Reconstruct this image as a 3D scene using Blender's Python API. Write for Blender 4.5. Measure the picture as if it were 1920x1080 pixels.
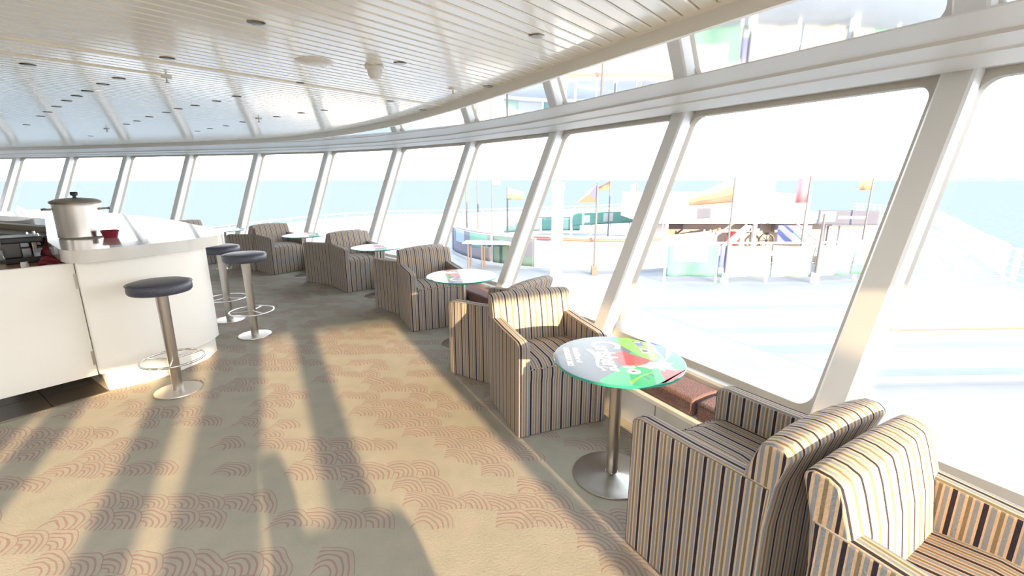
import bpy, bmesh, math, random
from math import sin, cos, pi, radians, sqrt, atan2
from mathutils import Vector, Matrix
random.seed(7)
for o in list(bpy.data.objects): bpy.data.objects.remove(o, do_unlink=True)
SC = bpy.context.scene
COL = SC.collection

# ------------------------------------------------------------ camera
FPX, YH, CH = 860.0, 334.0, 1.6
PITCH = math.atan((540 - YH) / FPX)
cd = bpy.data.cameras.new('camera'); cam = bpy.data.objects.new('camera', cd); COL.objects.link(cam)
cd.sensor_width = 36.0; cd.lens = 36.0 * FPX / 1920.0; cd.clip_start = 0.05; cd.clip_end = 9000
cam.location = (0, 0, CH); cam.rotation_euler = (pi / 2 - PITCH, 0, 0)
SC.camera = cam

# ------------------------------------------------------------ world, sun, exposure
SUN_AZ = radians(118); TAN_E = 0.19           # light travels towards azimuth 118 degrees, very low
w = bpy.data.worlds.new('sky'); SC.world = w; w.use_nodes = True
nt = w.node_tree; nt.nodes.clear()
wo = nt.nodes.new('ShaderNodeOutputWorld'); bg = nt.nodes.new('ShaderNodeBackground')
tc = nt.nodes.new('ShaderNodeTexCoord'); sp = nt.nodes.new('ShaderNodeSeparateXYZ'); rp = nt.nodes.new('ShaderNodeValToRGB')
nt.links.new(tc.outputs['Generated'], sp.inputs[0]); nt.links.new(sp.outputs['Z'], rp.inputs[0])
rp.color_ramp.elements[0].position = 0.0; rp.color_ramp.elements[0].color = (0.98, 0.98, 1.0, 1)
rp.color_ramp.elements[1].position = 0.6; rp.color_ramp.elements[1].color = (0.78, 0.88, 1.0, 1)
nt.links.new(rp.outputs[0], bg.inputs[0]); bg.inputs[1].default_value = 2.3
nt.links.new(bg.outputs[0], wo.inputs[0])
sd = bpy.data.lights.new('sun', 'SUN'); sun = bpy.data.objects.new('sun', sd); COL.objects.link(sun)
sd.energy = 6.8; sd.color = (1.0, 0.70, 0.38); sd.angle = radians(0.55)
dv = Vector((cos(SUN_AZ), sin(SUN_AZ), -TAN_E))
sun.rotation_euler = dv.to_track_quat('-Z', 'Y').to_euler(); sun.location = (6, -10, 8)
SC.view_settings.view_transform = 'Standard'; SC.view_settings.look = 'None'
SC.view_settings.gamma = 1.0; SC.view_settings.use_curve_mapping = False
SC.view_settings.exposure = 1.65

# ------------------------------------------------------------ helpers
def ray(x, y):
    u = (x - 960) / FPX; v = (540 - y) / FPX
    return Vector((u, cos(PITCH) + v * sin(PITCH), -sin(PITCH) + v * cos(PITCH)))
def atz(x, y, z):
    r = ray(x, y); return Vector((0, 0, CH)) + r * ((z - CH) / r.z)
def aty(x, y, Y):
    r = ray(x, y); return Vector((0, 0, CH)) + r * (Y / r.y)

def prin(name, col, rough=0.5, metal=0.0, **k):
    m = bpy.data.materials.new(name); m.use_nodes = True
    b = m.node_tree.nodes['Principled BSDF']
    b.inputs['Base Color'].default_value = (*col, 1); b.inputs['Roughness'].default_value = rough
    b.inputs['Metallic'].default_value = metal
    for kk, v in k.items(): b.inputs[kk.replace('_', ' ')].default_value = v
    return m
def noisy(m, scale, amt, bump=0.0, detail=4):
    """vary the base colour by noise, and bump"""
    t = m.node_tree; b = t.nodes['Principled BSDF']; c = b.inputs['Base Color'].default_value[:]
    tc = t.nodes.new('ShaderNodeTexCoord'); n = t.nodes.new('ShaderNodeTexNoise'); n.inputs['Scale'].default_value = scale
    n.inputs['Detail'].default_value = detail
    t.links.new(tc.outputs['Object'], n.inputs['Vector'])
    r = t.nodes.new('ShaderNodeValToRGB'); t.links.new(n.outputs['Fac'], r.inputs[0])
    r.color_ramp.elements[0].position = .3; r.color_ramp.elements[1].position = .7
    r.color_ramp.elements[0].color = (*[max(0, x * (1 - amt)) for x in c[:3]], 1)
    r.color_ramp.elements[1].color = (*[min(1, x * (1 + amt)) for x in c[:3]], 1)
    t.links.new(r.outputs[0], b.inputs['Base Color'])
    if bump:
        bp = t.nodes.new('ShaderNodeBump'); bp.inputs['Strength'].default_value = bump; bp.inputs['Distance'].default_value = .01
        t.links.new(n.outputs['Fac'], bp.inputs['Height']); t.links.new(bp.outputs[0], b.inputs['Normal'])
    return m

class MB:
    def __init__(s): s.bm = bmesh.new(); s.mi = 0
    def _f(s, vs):
        try: f = s.bm.faces.new(vs); f.material_index = s.mi; return f
        except ValueError: return None
    def box(s, x0, x1, y0, y1, z0, z1, M=None):
        v = [s.bm.verts.new(((M @ Vector(p)) if M else p)) for p in ((x0,y0,z0),(x1,y0,z0),(x1,y1,z0),(x0,y1,z0),(x0,y0,z1),(x1,y0,z1),(x1,y1,z1),(x0,y1,z1))]
        for f in ((0,3,2,1),(4,5,6,7),(0,1,5,4),(1,2,6,5),(2,3,7,6),(3,0,4,7)): s._f([v[i] for i in f])
        return s
    def prism(s, pts, z0, z1):
        """vertical prism over an xy outline"""
        a = sum(pts[i][0] * pts[(i+1) % len(pts)][1] - pts[(i+1) % len(pts)][0] * pts[i][1] for i in range(len(pts)))
        if a < 0: pts = pts[::-1]
        lo = [s.bm.verts.new((p[0], p[1], z0)) for p in pts]; hi = [s.bm.verts.new((p[0], p[1], z1)) for p in pts]
        s._f(lo[::-1]); s._f(hi); n = len(pts)
        for i in range(n): s._f([lo[i], lo[(i+1) % n], hi[(i+1) % n], hi[i]])
        return s
    def loft(s, rings, closed=True, caps=True):
        R = [[s.bm.verts.new(p) for p in r] for r in rings]; n = len(R[0])
        for a, b in zip(R[:-1], R[1:]):
            for i in range(n if closed else n - 1): s._f([a[i], a[(i+1) % n], b[(i+1) % n], b[i]])
        if caps and closed: s._f(R[0][::-1]); s._f(R[-1])
        return s
    def lathe(s, prof, seg=32, c=(0, 0, 0), M=None):
        """prof: list of (radius, z)"""
        rings = []
        for r, z in prof:
            ring = [Vector((c[0] + r * cos(2*pi*i/seg), c[1] + r * sin(2*pi*i/seg), c[2] + z)) for i in range(seg)]
            rings.append([M @ p for p in ring] if M else ring)
        return s.loft(rings, True, True)
    def tube(s, path, r, seg=10, closed=False, caps=True):
        P = [Vector(p) for p in path]; n = len(P); rings = []; up0 = None
        for i in range(n):
            if closed: t = (P[(i+1) % n] - P[i-1])
            else: t = P[min(i+1, n-1)] - P[max(i-1, 0)]
            t.normalize()
            ref = Vector((0, 0, 1)) if abs(t.z) < .9 else Vector((1, 0, 0))
            if up0 is not None: ref = up0
            a = t.cross(ref).normalized(); b = a.cross(t).normalized(); up0 = b
            rr = r[i] if isinstance(r, (list, tuple)) else r
            rings.append([P[i] + a * rr * cos(2*pi*k/seg) + b * rr * sin(2*pi*k/seg) for k in range(seg)])
        if closed: rings.append(rings[0])
        if closed:
            R = [[s.bm.verts.new(p) for p in rg] for rg in rings[:-1]]
            for i in range(len(R)):
                A, B = R[i], R[(i+1) % len(R)]
                for k in range(seg): s._f([A[k], A[(k+1) % seg], B[(k+1) % seg], B[k]])
            return s
        return s.loft(rings, True, caps)
    def build(s, name, mats, parent=None, smooth=None, bevel=0, bseg=3, tri=False):
        s.bm.normal_update()
        if tri: bmesh.ops.triangulate(s.bm, faces=[f for f in s.bm.faces if len(f.verts) > 4], ngon_method='EAR_CLIP')
        bmesh.ops.recalc_face_normals(s.bm, faces=s.bm.faces)
        me = bpy.data.meshes.new(name); s.bm.to_mesh(me); s.bm.free()
        if not isinstance(mats, (list, tuple)): mats = [mats]
        for m in mats: me.materials.append(m)
        o = bpy.data.objects.new(name, me); COL.objects.link(o)
        if parent: o.parent = parent
        if smooth is not None:
            for p in me.polygons: p.use_smooth = True
            me.set_sharp_from_angle(angle=radians(smooth))
        if bevel:
            b = o.modifiers.new('bevel', 'BEVEL'); b.width = bevel; b.segments = bseg; b.limit_method = 'ANGLE'; b.angle_limit = radians(35)
            b.harden_normals = False
            for p in me.polygons: p.use_smooth = True
            me.set_sharp_from_angle(angle=radians(50))
        return o
def tag(o, label=None, cat=None, group=None, kind=None):
    if label: o['label'] = label
    if cat: o['category'] = cat
    if group: o['group'] = group
    if kind: o['kind'] = kind
    return o
def empty(name, loc=(0, 0, 0), rz=0, label=None, cat=None, group=None):
    o = bpy.data.objects.new(name, None); COL.objects.link(o); o.location = loc; o.rotation_euler = (0, 0, rz)
    o.empty_display_size = .1
    return tag(o, label, cat, group)
def copy_tree(o, parent=None):
    c = o.copy(); COL.objects.link(c)
    if parent: c.parent = parent
    for ch in list(o.children): copy_tree(ch, c)
    return c
def struct(o): o['kind'] = 'structure'; return o

# polyline offset with mitred corners (outward = right of heading)
def offs(P, d):
    n = len(P); out = []
    for i in range(n):
        dd = d[i] if isinstance(d, (list, tuple)) else d
        ns = []
        for a, b in ((i-1, i), (i, i+1)):
            if 0 <= a and b < n:
                t = (P[b] - P[a]).normalized(); ns.append(Vector((t.y, -t.x)))
        m = sum(ns, Vector((0, 0))).normalized(); k = 1 / m.dot(ns[0])
        out.append(P[i] + m * dd * k)
    return out
def subdiv(P, k):
    o = []
    for a, b in zip(P[:-1], P[1:]): o += [a.lerp(b, j / k) for j in range(k)]
    return o + [P[-1]]

# ------------------------------------------------------------ materials
cream = prin('cream_paint', (.85, .835, .79), .35)
cream_gloss = prin('glossy_cream_ceiling_metal', (.92, .895, .81), .3, 0.0, Coat_Weight=1.0, Coat_Roughness=.10, Coat_IOR=1.6)
greyc = prin('grey_cream_frame_paint', (.66, .65, .61), .4)
white_mirror = prin('polished_white_soffit', (.86, .86, .86), .045, .55, Coat_Weight=1.0, Coat_Roughness=.02)
dark_gasket = prin('brown_window_gasket', (.35, .30, .24), .5)
steel = prin('brushed_steel', (.50, .47, .43), .3, 1.0)
chrome = prin('chrome', (.75, .75, .76), .1, 1.0)
slate = noisy(prin('slate_leather', (.055, .06, .085), .42), 60, .2, .15)
white_bar = prin('white_bar_laminate', (.88, .86, .80), .3)
white_top = prin('polished_white_worktop', (.70, .68, .63), .12, Coat_Weight=.8, Coat_Roughness=.03)
black = prin('black_plastic', (.02, .02, .022), .35)
darkgrey = prin('dark_grey_metal', (.10, .095, .09), .4, .3)
maroon = prin('maroon_cloth', (.16, .008, .02), .6)
redplastic = prin('dark_red_plastic', (.22, .01, .03), .3)
brownwood = prin('brown_worktop', (.25, .15, .08), .4)
tile_m = prin('dark_brown_floor_tile', (.07, .055, .04), .5)
grout = prin('grout', (.02, .02, .018), .8)
tweed = noisy(prin('brown_tweed', (.17, .10, .095), .95), 170, .55, .5, 2)
out_white = prin('white_ship_paint', (.62, .62, .63), .6)
lamp_glass = prin('frosted_lamp_glass', (.85, .83, .78), .25)

frame_tan = prin('tan_window_frame_paint', (.60, .56, .49), .4)
mullion_m = prin('off_white_mullion_paint', (.82, .82, .80), .4)
def glassmat():
    m = bpy.data.materials.new('window_glass'); m.use_nodes = True; t = m.node_tree; t.nodes.clear()
    o = t.nodes.new('ShaderNodeOutputMaterial'); tr = t.nodes.new('ShaderNodeBsdfTransparent'); gl = t.nodes.new('ShaderNodeBsdfGlossy')
    gl.inputs['Roughness'].default_value = .02; tr.inputs[0].default_value = (.97, .98, .98, 1)
    lw = t.nodes.new('ShaderNodeLayerWeight'); lw.inputs[0].default_value = .5; pw = t.nodes.new('ShaderNodeMath'); pw.operation = 'POWER'; pw.inputs[1].default_value = 5
    t.links.new(lw.outputs['Facing'], pw.inputs[0]); fr = t.nodes.new('ShaderNodeMath'); fr.operation = 'MULTIPLY_ADD'; fr.inputs[1].default_value = .55; fr.inputs[2].default_value = .03
    t.links.new(pw.outputs[0], fr.inputs[0])
    mx = t.nodes.new('ShaderNodeMixShader'); t.links.new(fr.outputs[0], mx.inputs[0]); t.links.new(tr.outputs[0], mx.inputs[1]); t.links.new(gl.outputs[0], mx.inputs[2])
    t.links.new(mx.outputs[0], o.inputs[0]); return m
glass = glassmat()

# node maths helper
class NX:
    def __init__(s, t): s.t = t
    def m(s, op, a, b=None, c=None):
        n = s.t.nodes.new('ShaderNodeMath'); n.operation = op
        for i, v in enumerate((a, b, c)):
            if v is None: continue
            if isinstance(v, (int, float)): n.inputs[i].default_value = v
            else: s.t.links.new(v, n.inputs[i])
        return n.outputs[0]
    def mixc(s, f, a, b):
        n = s.t.nodes.new('ShaderNodeMix'); n.data_type = 'RGBA'
        for i, v in ((0, f), (6, a), (7, b)):
            if isinstance(v, tuple): n.inputs[i].default_value = (*v, 1)
            elif isinstance(v, (int, float)): n.inputs[i].default_value = v
            else: s.t.links.new(v, n.inputs[i])
        return n.outputs[2]

def carpet_mat():
    m = bpy.data.materials.new('scalloped_carpet'); m.use_nodes = True; t = m.node_tree; X = NX(t)
    b = t.nodes['Principled BSDF']; b.inputs['Roughness'].default_value = .95; b.inputs['Specular IOR Level'].default_value = .1
    tc = t.nodes.new('ShaderNodeTexCoord')
    warp = t.nodes.new('ShaderNodeTexNoise'); warp.inputs['Scale'].default_value = 3.6; warp.inputs['Detail'].default_value = 2
    t.links.new(tc.outputs['Object'], warp.inputs['Vector'])
    s3 = t.nodes.new('ShaderNodeSeparateXYZ'); t.links.new(tc.outputs['Object'], s3.inputs[0])
    sw = t.nodes.new('ShaderNodeSeparateColor'); t.links.new(warp.outputs['Color'], sw.inputs[0])
    x = X.m('ADD', s3.outputs[0], X.m('MULTIPLY', X.m('SUBTRACT', sw.outputs[0], .5), .07))
    y = X.m('ADD', s3.outputs[1], X.m('MULTIPLY', X.m('SUBTRACT', sw.outputs[1], .5), .16))
    RH, PX, R = .130, .135, .150
    row = X.m('FLOOR', X.m('DIVIDE', y, RH))
    found = None; val = None
    # lower rows lie over upper ones; within a row each fan lies over its right neighbour
    for dj in (1, 0):
        rj = X.m('SUBTRACT', row, dj)
        off = X.m('MULTIPLY', X.m('FRACT', X.m('MULTIPLY', rj, .381)), PX)
        cy = X.m('MULTIPLY', rj, RH)
        xi = X.m('FLOOR', X.m('DIVIDE', X.m('SUBTRACT', x, off), PX))
        for di in (1, 0, -1):
            ci = X.m('SUBTRACT', xi, di)
            cx = X.m('ADD', X.m('MULTIPLY', ci, PX), X.m('ADD', off, PX / 2))
            dx = X.m('SUBTRACT', x, cx); dy = X.m('SUBTRACT', y, cy)
            d = X.m('SQRT', X.m('ADD', X.m('MULTIPLY', dx, dx), X.m('MULTIPLY', X.m('MULTIPLY', dy, dy), 1.15)))
            cv = t.nodes.new('ShaderNodeCombineXYZ'); t.links.new(X.m('FLOOR', X.m('DIVIDE', X.m('ADD', ci, X.m('MULTIPLY', rj, 1.7)), 2.0)), cv.inputs[0]); t.links.new(rj, cv.inputs[1])
            wn = t.nodes.new('ShaderNodeTexWhiteNoise'); wn.noise_dimensions = '2D'; t.links.new(cv.outputs[0], wn.inputs[0])
            cv2 = t.nodes.new('ShaderNodeCombineXYZ'); t.links.new(ci, cv2.inputs[0]); t.links.new(rj, cv2.inputs[1])
            wn2 = t.nodes.new('ShaderNodeTexWhiteNoise'); wn2.noise_dimensions = '2D'; t.links.new(cv2.outputs[0], wn2.inputs[0])
            ok = X.m('MULTIPLY', X.m('LESS_THAN', d, R), X.m('LESS_THAN', wn.outputs['Value'], .56))
            ok = X.m('MULTIPLY', ok, X.m('LESS_THAN', wn2.outputs['Value'], .8))
            ok = X.m('MULTIPLY', ok, X.m('MULTIPLY', X.m('GREATER_THAN', dy, 0.0), X.m('GREATER_THAN', dx, -R * .3)))
            q = X.m('FRACT', X.m('SUBTRACT', X.m('MULTIPLY', d, 6.0 / R), .15))
            ln = X.m('MULTIPLY', X.m('GREATER_THAN', q, .66), X.m('GREATER_THAN', d, R * .28))
            v = X.m('ADD', X.m('MULTIPLY', ln, .88), .12)
            if found is None: found = ok; val = X.m('MULTIPLY', ok, v)
            else:
                new = X.m('MULTIPLY', ok, X.m('SUBTRACT', 1.0, found))
                val = X.m('ADD', val, X.m('MULTIPLY', new, v)); found = X.m('MAXIMUM', found, ok)
    fine = t.nodes.new('ShaderNodeTexNoise'); fine.inputs['Scale'].default_value = 90; fine.inputs['Detail'].default_value = 3
    t.links.new(tc.outputs['Object'], fine.inputs['Vector'])
    big = t.nodes.new('ShaderNodeTexNoise'); big.inputs['Scale'].default_value = 6.5; big.inputs['Detail'].default_value = 3; t.links.new(tc.outputs['Object'], big.inputs['Vector'])
    base = X.mixc(big.outputs['Fac'], (.27, .28, .235), (.42, .375, .315))
    base = X.mixc(X.m('MULTIPLY', fine.outputs['Fac'], .5), base, (.27, .25, .21))
    colr = X.mixc(X.m('MULTIPLY', val, .50), base, (.22, .085, .10))
    t.links.new(colr, b.inputs['Base Color'])
    bp = t.nodes.new('ShaderNodeBump'); bp.inputs['Strength'].default_value = .4; bp.inputs['Distance'].default_value = .004
    t.links.new(fine.outputs['Fac'], bp.inputs['Height']); t.links.new(bp.outputs[0], b.inputs['Normal'])
    return m
carpet = carpet_mat()

def stripe_mat(name, period, thin=False):
    m = bpy.data.materials.new(name); m.use_nodes = True; t = m.node_tree; X = NX(t)
    b = t.nodes['Principled BSDF']; b.inputs['Roughness'].default_value = .92; b.inputs['Specular IOR Level'].default_value = .15
    uv = t.nodes.new('ShaderNodeUVMap'); uv.uv_map = 'stripe'
    s3 = t.nodes.new('ShaderNodeSeparateXYZ'); t.links.new(uv.outputs[0], s3.inputs[0])
    f = X.m('FRACT', X.m('DIVIDE', s3.outputs[0], period))
    r = t.nodes.new('ShaderNodeValToRGB'); t.links.new(f, r.inputs[0]); r.color_ramp.interpolation = 'CONSTANT'
    nav, pea, blu, oli = (.016, .016, .035), (.56, .42, .30), (.23, .26, .30), (.20, .17, .115)
    seq = [(0, nav), (.17, pea), (.24, blu), (.42, pea), (.52, oli), (.66, pea), (.74, blu), (.90, pea)]
    if thin: seq = [(0, nav), (.11, pea), (.22, blu), (.36, pea), (.50, oli), (.62, pea), (.76, blu), (.90, pea)]
    el = r.color_ramp.elements
    el[0].position = 0; el[0].color = (*seq[0][1], 1); el[1].position = seq[1][0]; el[1].color = (*seq[1][1], 1)
    for p, c in seq[2:]:
        e = el.new(p); e.color = (*c, 1)
    tc = t.nodes.new('ShaderNodeTexCoord'); n = t.nodes.new('ShaderNodeTexNoise'); n.inputs['Scale'].default_value = 140; n.inputs['Detail'].default_value = 2
    t.links.new(tc.outputs['Object'], n.inputs['Vector'])
    c = X.mixc(X.m('MULTIPLY', n.outputs['Fac'], .28), r.outputs[0], (.10, .085, .075))
    t.links.new(c, b.inputs['Base Color'])
    bp = t.nodes.new('ShaderNodeBump'); bp.inputs['Strength'].default_value = .3; bp.inputs['Distance'].default_value = .003
    t.links.new(n.outputs['Fac'], bp.inputs['Height']); t.links.new(bp.outputs[0], b.inputs['Normal'])
    return m
fab = stripe_mat('striped_upholstery', .072)
fab_thin = stripe_mat('striped_upholstery_fine', .088, True)
def stripe_uv(o, force=None):
    """stripe coordinate: across the width on front, back and top faces; along the depth on side faces"""
    me = o.data; uvl = me.uv_layers.new(name='stripe')
    for p in me.polygons:
        n = p.normal
        side = abs(n.x) > .7
        for li in p.loop_indices:
            v = me.vertices[me.loops[li].vertex_index].co
            uvl.data[li].uv = ((v.y if side else v.x) + .5, v.z)

# ------------------------------------------------------------ facade plan
TOPZ, SL = 2.064, 0.431
PUSH = [1, 1, 1, 1.008, 1.025, 1.045, 1.06, 1.07, 1.075, 1.08, 1.08, 1.08]
P0 = [Vector(p) for p in [(2.914, .9), (2.096, 2.339), (1.278, 3.778), (.432, 5.201), (-.602, 6.494), (-1.857, 7.573), (-3.283, 8.415), (-4.835, 8.989), (-6.429, 9.437), (-8.026, 9.873), (-9.622, 10.313), (-11.224, 10.73)]]
P0 = [p * k for p, k in zip(P0, PUSH)]
dn = (P0[0] - P0[1])
for k in range(2): P0.insert(0, P0[0] + dn)
dn = (P0[-1] - P0[-2])
for k in range(2): P0.append(P0[-1] + dn)
# index 0 = M-3, index 3 = M0, index 13 = M10, 15 = M12
NM = len(P0)
def plan(z, d=0.0):
    if isinstance(d, (list, tuple)): return offs(P0, [SL * (z - TOPZ) + x for x in d])
    return offs(P0, SL * (z - TOPZ) + d)
def sweep(name, prof, mats, i0=0, i1=NM, closed=True, smooth=30, parent=None, vary=None, matidx=None):
    """prof: list of (offset from front plane at top, z)"""
    mb = MB(); rings = []
    cols = [offs(P0, [p[0] * (vary[i] if vary and p[0] < -.1 else 1) for i in range(NM)]) for p in prof]
    for i in range(i0, i1):
        rings.append([Vector((c[i].x, c[i].y, p[1])) for c, p in zip(cols, prof)])
    mb.loft(rings, closed, closed)
    return mb.build(name, mats, parent, smooth)

PD = .103            # depth of pane plane outward of the mullion faces
ZB, ZT = .45, 2.06
F45 = SL * (ZB - TOPZ)

# floor
S = Vector((cos(SUN_AZ), sin(SUN_AZ))); CN = Vector((S.y, -S.x))
def cs(c, s): return CN * c + S * s
SN = -3.85  # unseen stepped-in wall, placed so the sun reaches the armchairs
SW = -5.75           # unseen aft window wall, square to the sun, openings shaped for the floor streaks
base_out = offs(P0, -.42)
back = [cs(3.35, SW), cs(-9.5, SW), cs(-9.5, 15.6)]
fl = [(p.x, p.y) for p in base_out]
poly = fl + [tuple(back[2]), tuple(back[1]), tuple(cs(2.6, SW))]
MB().prism(poly, -.12, 0).build('floor', carpet, tri=True)['kind'] = 'structure'
# outer wall under the windows
struct(sweep('wall_front', [(F45 - .06 + PD + .02, .36), (F45 + PD + .10, .36), (F45 + PD + .10, -1.9), (F45 - .06 + PD - .05, -1.9)], out_white))

# window frames and panes
def window(i, n):
    a0, a1 = plan(0 + ZB, PD)[i], plan(ZB, PD)[i+1]
    lo0, lo1 = plan(.36, PD)[i], plan(.36, PD)[i+1]
    hi0, hi1 = plan(2.14, PD)[i], plan(2.14, PD)[i+1]
    t = (hi1 - hi0).normalized(); nrm = Vector((t.y, -t.x))
    def onp(u, z, d=0.0):
        base = plan(z, PD + d)[i]; # not mitre-exact in u, measured from hi0
        q = hi0 + t * u + nrm * (SL * (z - 2.14) + d); return Vector((q.x, q.y, z))
    def uof(v): return (v - hi0).dot(t)
    L = (hi1 - hi0).length
    ul, ur = .115, L - .065
    # inner edge hole: bottom may narrow on the curved bays
    lb, rb = max(.115, uof(a0) + .09), min(L - .065, uof(a1) - .04)
    def rrect(r, k=6):
        C = [((lb, ZB), (1, 1)), ((rb, ZB), (-1, 1)), ((ur, ZT), (-1, -1)), ((ul, ZT), (1, -1))]
        pts = []
        for (cx, cz), (sx, sz) in C:
            ox, oz = cx + sx * r, cz + sz * r
            a_st = {(1, 1): pi, (-1, 1): 1.5 * pi, (-1, -1): 0, (1, -1): .5 * pi}[(sx, sz)]
            for j in range(k + 1):
                a = a_st + (pi / 2) * j / k; pts.append((ox + r * cos(a), oz + r * sin(a)))
        return pts
    inner = rrect(.075)
    # matching outer rectangle points
    outer = []
    c4 = [(uof(lo0), .36), (uof(lo1), .36), (L, 2.14), (0, 2.14)]
    k = 7
    for q in range(4): outer += [c4[q]] * k
    mb = MB(); bm = mb.bm
    vi = [bm.verts.new(onp(u, z)) for u, z in inner]
    vo4 = [bm.verts.new(onp(u, z)) for u, z in c4]
    n_ = len(inner)
    vo = [vo4[j // k] for j in range(n_)]
    for j in range(n_):
        jn = (j + 1) % n_; vs = [vi[j], vi[jn], vo[jn]] + ([vo[j]] if vo[j] is not vo[jn] else [])
        mb._f(vs)
    ve = [bm.verts.new(onp(u, z, .07)) for u, z in inner]
    mb.mi = 1
    for j in range(n_):
        jn = (j + 1) % n_; mb._f([vi[jn], vi[j], ve[j], ve[jn]])
    mb.mi = 0
    vo2 = [bm.verts.new(onp(u, z, .07)) for u, z in c4]
    for j in range(n_):
        jn = (j + 1) % n_; a, b = vo2[j // k], vo2[jn // k]
        mb._f([ve[jn], ve[j], a] + ([b] if a is not b else []))
    for q in range(4): mb._f([vo4[q], vo4[(q+1) % 4], vo2[(q+1) % 4], vo2[q]])
    fr = mb.build('window_%d' % n, [frame_tan, dark_gasket], None, 30); struct(fr)
    pb = MB(); vs = [pb.bm.verts.new(onp(u, z, .045)) for u, z in inner]; pb._f(vs)
    pb.build('pane', glass, fr)
for n, i in enumerate(range(NM - 1)): window(i, n + 1)
# mullions
def mullion(i, n):
    zs = (.385, 2.12); rings = []
    for z in zs:
        f = plan(z, 0)[i]; a = P0[max(i-1, 0)]; b = P0[min(i+1, NM-1)]
        t = (b - a).normalized(); nr = Vector((t.y, -t.x)); ww = .067
        f = P0[i] + nr * SL * (z - TOPZ)
        e = .012
        pts = [f + t * ww + nr * (PD + .01), f + t * ww + nr * e, f + t * (ww - e), f - t * (ww - e), f - t * ww + nr * e, f - t * ww + nr * (PD + .01)]
        rings.append([Vector((p.x, p.y, z)) for p in pts])
    mb = MB(); mb.loft(rings); struct(mb.build('trim_%d' % n, mullion_m, None, 20))
for n, i in enumerate(range(1, NM - 1)): mullion(i, n + 1)

# head box above the windows
HV = [1.0] * 6 + [1, .95, .9, .8, .7, .6, .5, .45, .45, .45]
CV = [1.0] * 6 + [.95, .85, .7, .62, .55, .5, .45, .42, .42, .42]
struct(sweep('trim_30', [(.19, 2.10), (.0, 2.10), (-.03, 2.085), (-.19, 2.115), (-.20, 2.125), (-.34, 2.150), (-.35, 2.165), (-.53, 2.205), (-.53, 2.4), (.19, 2.4)], greyc, vary=HV, smooth=12))
# mirror soffit strip and ceiling edge drop
rings = []
A = offs(P0, [-.50 * HV[i] for i in range(NM)]); B = offs(P0, [-1.24 * CV[i] for i in range(NM)])
def catmull(P, k):
    out = []
    for i in range(len(P) - 1):
        p0, p1, p2, p3 = P[max(i-1, 0)], P[i], P[i+1], P[min(i+2, len(P)-1)]
        for j in range(k):
            u = j / k; out.append(.5 * ((2*p1) + (p2 - p0) * u + (2*p0 - 5*p1 + 4*p2 - p3) * u*u + (-p0 + 3*p1 - 3*p2 + p3) * u**3))
    return out + [P[-1]]
A2, B2 = subdiv(A, 6), catmull(B, 6)
ZS, ZC = 2.205, 2.27
mb = MB(); mb.loft([[Vector((a.x, a.y, ZS)), Vector((b.x, b.y, ZS)), Vector((b.x, b.y, ZS + .03)), Vector((a.x, a.y, ZS + .03))] for a, b in zip(A2, B2)])
struct(mb.build('trim_31', white_mirror, None, 30))
mb = MB(); B3 = [Vector((b.x, b.y)) for b in B2]
Bn = []
for i, b in enumerate(B3):
    t = (B3[min(i+1, len(B3)-1)] - B3[max(i-1, 0)]).normalized(); Bn.append(Vector((t.y, -t.x)))
mb.loft([[Vector((b.x - n.x * .012, b.y - n.y * .012, ZS - .004)), Vector((b.x + n.x * .012, b.y + n.y * .012, ZS - .004)), Vector((b.x + n.x * .012, b.y + n.y * .012, 2.4)), Vector((b.x - n.x * .03, b.y - n.y * .03, 2.4)), Vector((b.x - n.x * .03, b.y - n.y * .03, ZC + .006)), Vector((b.x - n.x * .012, b.y - n.y * .012, ZC - .006))] for b, n in zip(B3, Bn)])
struct(mb.build('trim_32', cream, None, 25))

# ceiling planks
DA = radians(50.3); D = Vector((cos(DA), sin(DA))); E_ = Vector((sin(DA), -cos(DA)))
cpoly = [Vector((b.x, b.y)) for b in B3] + [back[2], back[1], cs(1.2, SW), cs(1.2, SN), cs(3.1, SN)]
def clip(q):
    ts = []
    n = len(cpoly)
    for i in range(n):
        a, b = cpoly[i], cpoly[(i+1) % n]; qa, qb = a.dot(E_) - q, b.dot(E_) - q
        if (qa > 0) != (qb > 0):
            u = qa / (qa - qb); ts.append(a.lerp(b, u).dot(D))
    return (min(ts), max(ts)) if len(ts) >= 2 else None
mb = MB(); PIT, GAP, CHF = .082, .007, .007
q = -16.0
while q < 10:
    q0, q1 = q + GAP / 2, q + PIT - GAP / 2
    c0, c1 = clip(q0), clip(q1)
    if c0 and c1:
        prof = [(q0, .02), (q0, CHF * .6), (q0 + CHF, 0), (q1 - CHF, 0), (q1, CHF * .6), (q1, .02)]
        rr = []
        for e in (0, 1):
            ring = []
            for qq, dz in prof:
                u = (qq - q0) / (q1 - q0); tt = c0[e] * (1 - u) + c1[e] * u
                p = E_ * qq + D * tt; ring.append(Vector((p.x, p.y, ZC + dz)))
            rr.append(ring)
        mb.loft(rr)
    q += PIT
mb.mi = 1
mb.prism([(p.x, p.y) for p in cpoly], ZC + .021, ZC + .12)
struct(mb.build('ceiling', [cream_gloss, prin('plank_gap', (.45, .40, .30), .6)], tri=True))
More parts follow.
